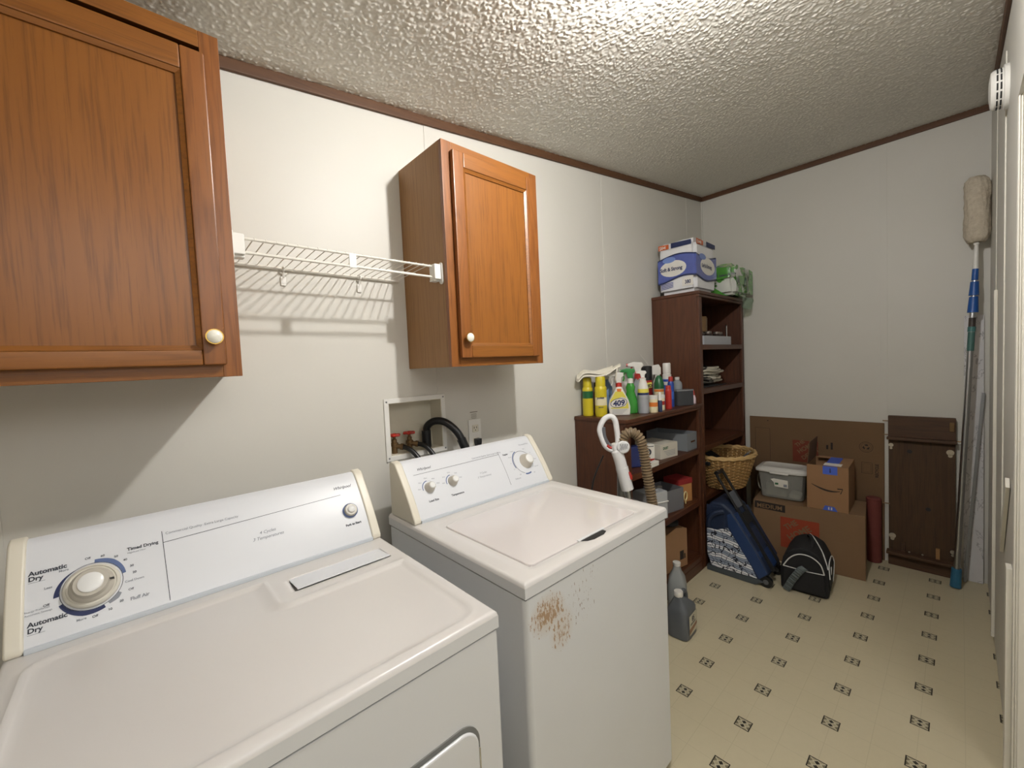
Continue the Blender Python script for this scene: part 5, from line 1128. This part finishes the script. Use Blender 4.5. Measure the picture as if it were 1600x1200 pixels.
y = -d - .0006
b = B()
n = 18; up = []; lw = []
for i in range(n + 1):
    f = i / n; u = -.082 + .148 * f; v = .162 - .045 * math.sin(math.pi * (f * .62 + .02)) ** 1.0 + .012 * f; thk = .003 + .0085 * math.sin(math.pi * min(1, f * 1.02)) ** .8
    up.append((u, y, v + thk / 2)); lw.append((u, y, v - thk / 2))
for i in range(n): b.add([lw[i], lw[i + 1], up[i + 1], up[i]], [(0, 1, 2, 3)], 0)
b.poly([(.050, y, .150), (.078, y, .152), (.078, y, .145), (.052, y, .143)], 0); b.poly([(.078, y, .152), (.078, y, .145), (.070, y, .118), (.064, y, .116)], 0)
b.build('printed_smile', inkb, t, local=True, smooth=0, recalc=False)
B().box(-.022, .052, y - .0004, y + .0004, h - .052, h - .0005).build('blue_tape', tapeb, t, local=True); B().box(-.015, .050, -d, d - .02, h + .0038, h + .0046).build('blue_tape', tapeb, t, local=True)
b = B(); b.poly([(-.024, y - .0002, .0), (.052, y - .0002, .0), (.036, y - .0002, .028), (-.012, y - .0002, .030)], 0)
b.poly([(.012, y - .0008, h - .040), (.020, y - .0008, h - .040), (.018, y - .0008, h - .012), (.014, y - .0008, h - .012)], 1)
for u in (.004, .018): b.box(u, u + .007, y - .0006, y - .0003, .006, .022, m=2)
b.build('blue_tape', [tapeb, navy, whp], t, local=True, smooth=0, recalc=False)
B().box(-.020, .070, -d + .004, -d + .075, h + .0048, h + .0056, M=Matrix.Rotation(math.radians(0), 4, 'Z')).build('shipping_label', paper, t, local=True)
# flattened carton against the back wall
t = thing('flattened_carton', 'large flattened cardboard carton leaning on the back wall behind the boxes', 'cardboard', (L - .02, -.753, 0))
M = Matrix.Translation((4.374, -.753, 0)) @ Matrix.Rotation(math.radians(-90), 4, 'Z')
b = B(); b.box(-.402, .402, -.004, .004, 0, .925, bev=.001, M=M); b.box(-.402, .402, .0045, .010, .004, .915, bev=.001, M=M); b.build('carton_sheet', cardb3, t)
b = B()
def mp_(pts, m): b.poly([M @ Vector((u, -.0046, v)) for u, v in pts], m)
def fr_(u0, u1, v0, v1, w=.002, m=0):
    mp_([(u0, v0), (u1, v0), (u1, v0 + w), (u0, v0 + w)], m); mp_([(u0, v1), (u1, v1), (u1, v1 + w), (u0, v1 + w)], m); mp_([(u0, v0), (u0 + w, v0), (u0 + w, v1), (u0, v1)], m); mp_([(u1, v0), (u1 + w, v0), (u1 + w, v1), (u1, v1)], m)
fr_(-.364, -.262, .42, .835); fr_(.285, .340, .575, .650); fr_(.292, .333, .585, .640, .001)
mp_([(-.112, .600), (.045, .600), (.045, .762), (-.112, .762)], 1)
for w_, sz, cx_, cz_ in (('THE', .036, -.085, .720), ('HOME', .042, -.070, .672), ('DEPOT', .040, -.045, .628)):
    b.text(w_, sz, M @ Vector((cx_, -.0052, cz_ - .01)), M.to_3x3() @ Vector((c_, 0, s_)), M.to_3x3() @ Vector((-s_, 0, c_)), 2, 'LEFT', .0012)
for rr_, w_ in ((.034, .0022), (.026, .0012)):
    n = 28
    for i in range(n):
        a, a2 = 2 * math.pi * i / n, 2 * math.pi * (i + 1) / n; mp_([(.310 + rr_ * math.cos(a), .755 + rr_ * math.sin(a)), (.310 + (rr_ + w_) * math.cos(a), .755 + (rr_ + w_) * math.sin(a)), (.310 + (rr_ + w_) * math.cos(a2), .755 + (rr_ + w_) * math.sin(a2)), (.310 + rr_ * math.cos(a2), .755 + rr_ * math.sin(a2))], 0)
for k_ in range(3):
    a = math.radians(90 + 120 * k_); R2 = lambda u, v: (.310 + u * math.cos(a) - v * math.sin(a), .755 + u * math.sin(a) + v * math.cos(a))
    mp_([R2(.008, -.012), (R2(.020, -.006)), R2(.016, .010), R2(.009, .004)], 0)
mp_([(.092, .715), (.104, .715), (.104, .745), (.092, .745)], 0); mp_([(.118, .715), (.130, .715), (.130, .765), (.118, .765)], 0)
b.text('RECYCLE', .022, M @ Vector((.372, -.0052, .555)), M.to_3x3() @ Vector((0, 0, 1)), M.to_3x3() @ Vector((-1, 0, 0)), 0, 'LEFT', .0008)
b.box(-.278, -.270, -.0058, -.0046, .892, .900, M=M, m=0); mp_([(.345, .395), (.402, .393), (.402, .396), (.345, .398)], 0)
b.build('printed_marks', [inkb, mat('faded_orange_print', (118, 54, 36), .85, var=.1), cardb2], t, smooth=0, recalc=False)
# translucent container beside the bin, pinkish tube roll
t = thing('ribbed_container', 'dull translucent round container behind the left side of the bin', 'container', (4.14, -.50, .4035))
B().lathe([(.036, 0), (.040, .004), (.040, .125), (.034, .132), (.001, .134)], (4.22, -.520, .4035), 24).build('container_body', mat('dusty_plastic', (150, 138, 122), .5, var=.1), t)
tag(B().tube(smoothpath([(4.15, -.50, .4045), (4.145, -.478, .43), (4.15, -.468, .49), (4.155, -.476, .53), (4.16, -.50, .545)], 6), .004, 7).build('bent_cord', rope, wn=False), 'thin beige cord arching beside the bin', 'cord')
t = thing('foam_roll', 'dull red foam roll standing between the moving box and the brown board', 'foam roll', (4.30, -1.085, 0))
B().lathe([(.034, 0), (.040, .004), (.040, .425), (.034, .432), (.001, .433)], (4.322, -1.106, 0), 24).build('roll_body', mat('dull_red_foam', (112, 54, 48), .8, var=.1, vs=20), t)

# ------------------------------------------------------------------ old brown board with rails
t = thing('wooden_panel', 'old dark brown wooden panel with metal fittings leaning on the back wall', 'panel', (4.35, -1.325, 0))
ya, yb_ = -1.475, -1.177
B().box(4.352, 4.370, ya, yb_, 0, .98, bev=.002).build('panel_board', board_w, t)
B().box(4.334, 4.3515, ya - .001, yb_ + .001, .846, .981, bev=.003).build('top_rail', board_wh, t)
B().box(4.310, 4.3515, ya - .006, yb_ + .006, .828, .8455, bev=.003).build('ledge', board_wh, t)
B().box(4.334, 4.3515, ya - .001, yb_ + .001, 0, .082, bev=.003).build('bottom_rail', board_wh, t)
B().box(4.290, 4.3515, ya - .004, yb_ + .008, .0825, .100, bev=.003).build('ledge', board_wh, t)
nickel = mat('nickel_fitting', (196, 190, 178), .3, .9, var=.15, vs=80)
for y, z, s_ in ((yb_ - .012, .788, .7), (ya + .022, .770, 1.0), (yb_ - .018, .190, 1.0), (ya + .010, .160, .7)):
    b = B(); b.cyl((4.3515, y, z), (4.347, y, z), .017 * s_, 16); b.cyl((4.3515, y, z - .020), (4.347, y, z - .020), .010 * s_, 12); b.build('metal_fitting', nickel, t)
for y, z in ((-1.276, .755), (-1.36, .40)): B().cyl((4.3515, y, z), (4.3505, y, z), .013, 6).build('knot_hole', darkgap, t)
for y, m_ in ((-1.248, board_wh), (-1.402, mat('light_block', (150, 112, 70), .7, var=.1))): B().box(4.332, 4.3515, y - .009, y + .009, .1005, .165, bev=.001).build('corner_block', m_, t)
for y in (-1.275, -1.335): B().lathe([(.001, -.006), (.006, 0), (.001, .006)], (4.338, y, .1065), 10).build('screw', nickel, t)
for y, z in ((yb_ + .010, .945), (yb_ + .012, .400), (yb_ + .006, .855), (ya - .012, .842)):
    B().cyl((4.345, y - .018, z), (4.345, y + .018, z), .0035, 8).build('bolt', aged, t)
b = B(); b.box(4.325, 4.3335, ya + .004, ya + .026, .900, .955, bev=.003); b.build('corner_latch', aged, t)

# ------------------------------------------------------------------ boards, bar and duster pole in the right corner
def leanbox(p0, p1, wy, wx, name, m, label=None, cat=None, parent=None):
    """slim board from p0 (foot) to p1 (head), width wy along Y, thickness wx along X"""
    p0, p1 = Vector(p0), Vector(p1); Z = (p1 - p0).normalized(); Y = Vector((0, 1, 0)); Y = (Y - Z * Y.dot(Z)).normalized(); X = Y.cross(Z); ln = (p1 - p0).length
    M = Matrix(((X.x, Y.x, Z.x, p0.x), (X.y, Y.y, Z.y, p0.y), (X.z, Y.z, Z.z, p0.z), (0, 0, 0, 1)))
    o = B().box(-wx / 2, wx / 2, -wy / 2, wy / 2, 0, ln, bev=.001, M=M).build(name, m, parent)
    return tag(o, label, cat) if label else o
leanbox((4.366, -1.549, .002), (4.378, -1.545, 1.585), .078, .008, 'marbled_board', marblem, 'tall narrow white marbled board standing in the right corner', 'board')
leanbox((4.322, -1.514, .006), (4.360, -1.583, 1.135), .014, .010, 'metal_bar', steelm, 'slim grey metal bar leaning across the marbled board', 'bar')
t = thing('extension_pole', 'telescopic pole with blue grips and a fluffy duster head in the corner', 'duster', (4.215, -1.477, 0))
q0, q1 = Vector((4.215, -1.477, .0)), Vector((4.262, -1.548, 1.86))
def qp(f): return q0 + (q1 - q0) * f
def qseg(f0, f1, r0, r1, name, m, n=20): return B().cyl(qp(f0), qp(f1), r0, n, r2=r1).build(name, m, t)
pb = mat('pole_blue', (28, 84, 160), .4, var=.05); tealb = mat('pole_foot_blue', (44, 100, 132), .45, var=.08)
B().cyl(qp(.001) + Vector((0, 0, .004)), qp(.062), .024, 20, r2=.021).build('foot_grip', tealb, t)
qseg(.062, .80, .0135, .0135, 'lower_tube', alu); qseg(.80, .815, .0165, .0165, 'tube_sticker', mat('teal_sticker', (70, 120, 118), .5, var=.1)); qseg(.742, .799, .0142, .0142, 'tube_sticker', mat('teal_label', (70, 110, 104), .5, var=.15)); qseg(.8155, .842, .0142, .0142, 'tube_sticker', mat('dark_label', (60, 52, 48), .5, var=.5, vs=80))
qseg(.842, .858, .0135, .0135, 'upper_tube', alu)
qseg(.858, .905, .0225, .018, 'grip', pb); qseg(.905, .909, .012, .012, 'joint_ring', alu); qseg(.909, .950, .0205, .0165, 'grip', pb); qseg(.950, .954, .011, .011, 'joint_ring', alu); qseg(.954, .988, .0135, .0125, 'grip', pb)
b = B().cyl(qp(.988), q1 + Vector((.004, -.002, .110)), .0125, 16, r2=.008); b.lathe([(.001, -.012), (.011, -.006), (.012, 0), (.011, .006), (.001, .012)], q1 + Vector((.004, -.002, .117)), 14); b.build('duster_handle', whiteplastic, t)
top = q1 + Vector((.006, -.004, .125))
fl = NT('duster_fleece'); v1 = fl.noise(fl.co(), 60, 4, .6); fl.col(fl.mix(v1, srgb(176, 162, 140), srgb(222, 212, 194))); fl.b.inputs['Roughness'].default_value = .95; fl.bump(v1, .8, .006)
bm = bmesh.new(); bmesh.ops.create_cube(bm, size=1); bmesh.ops.subdivide_edges(bm, edges=bm.edges[:], cuts=15, use_grid_fill=True)
for v in bm.verts:
    p = v.co.copy(); r_ = max(abs(p.x), abs(p.y)); ang = math.atan2(p.y, p.x); rad_ = r_ * 2
    zz = p.z; e = 1 - max(0, (abs(zz) - .38) / .12) ** 2 * .38; q = Vector((math.cos(ang) * .050 * rad_ * e, math.sin(ang) * .050 * rad_ * e, (zz + .5) * .355))
    nz = mnoise.noise(q * 55) * .008 + mnoise.noise(q * 160) * .005; dirn = Vector((p.x, p.y, p.z * .5)).normalized(); v.co = top + q + dirn * nz + Vector((0, -.0, 0))
b = B(); b._bm(bm, 0); b.build('fleece_head', fl.m, t, wn=False, smooth=80)
# ------------------------------------------------------------------ smoke alarm
t = thing('smoke_alarm', 'round white smoke alarm high on the right wall near the doorway', 'smoke alarm', (3.13, -W, 2.33))
M = Matrix.Translation((3.13, -W, 2.335)) @ Matrix.Rotation(-math.pi / 2, 4, 'X')
B().lathe([(.075, .0005), (.075, .012), (.072, .014)], n=40, M=M).build('mounting_ring', whiteplastic, t, wn=False)
B().lathe([(.066, .0135), (.066, .036), (.060, .044), (.030, .048), (.001, .048)], n=40, M=M).build('alarm_cover', whiteplastic, t, wn=False)
for j, zz in enumerate((.020, .029)):
    for k_ in range(14):
        a0, a1 = 2 * math.pi * k_ / 14 + .05, 2 * math.pi * (k_ + 1) / 14 - .05
        B().tube([M @ Vector((.0665 * math.cos(a0 + (a1 - a0) * i / 4), .0665 * math.sin(a0 + (a1 - a0) * i / 4), zz)) for i in range(5)], .0022, 5).build('vent_slot', darkgap, t, wn=False)
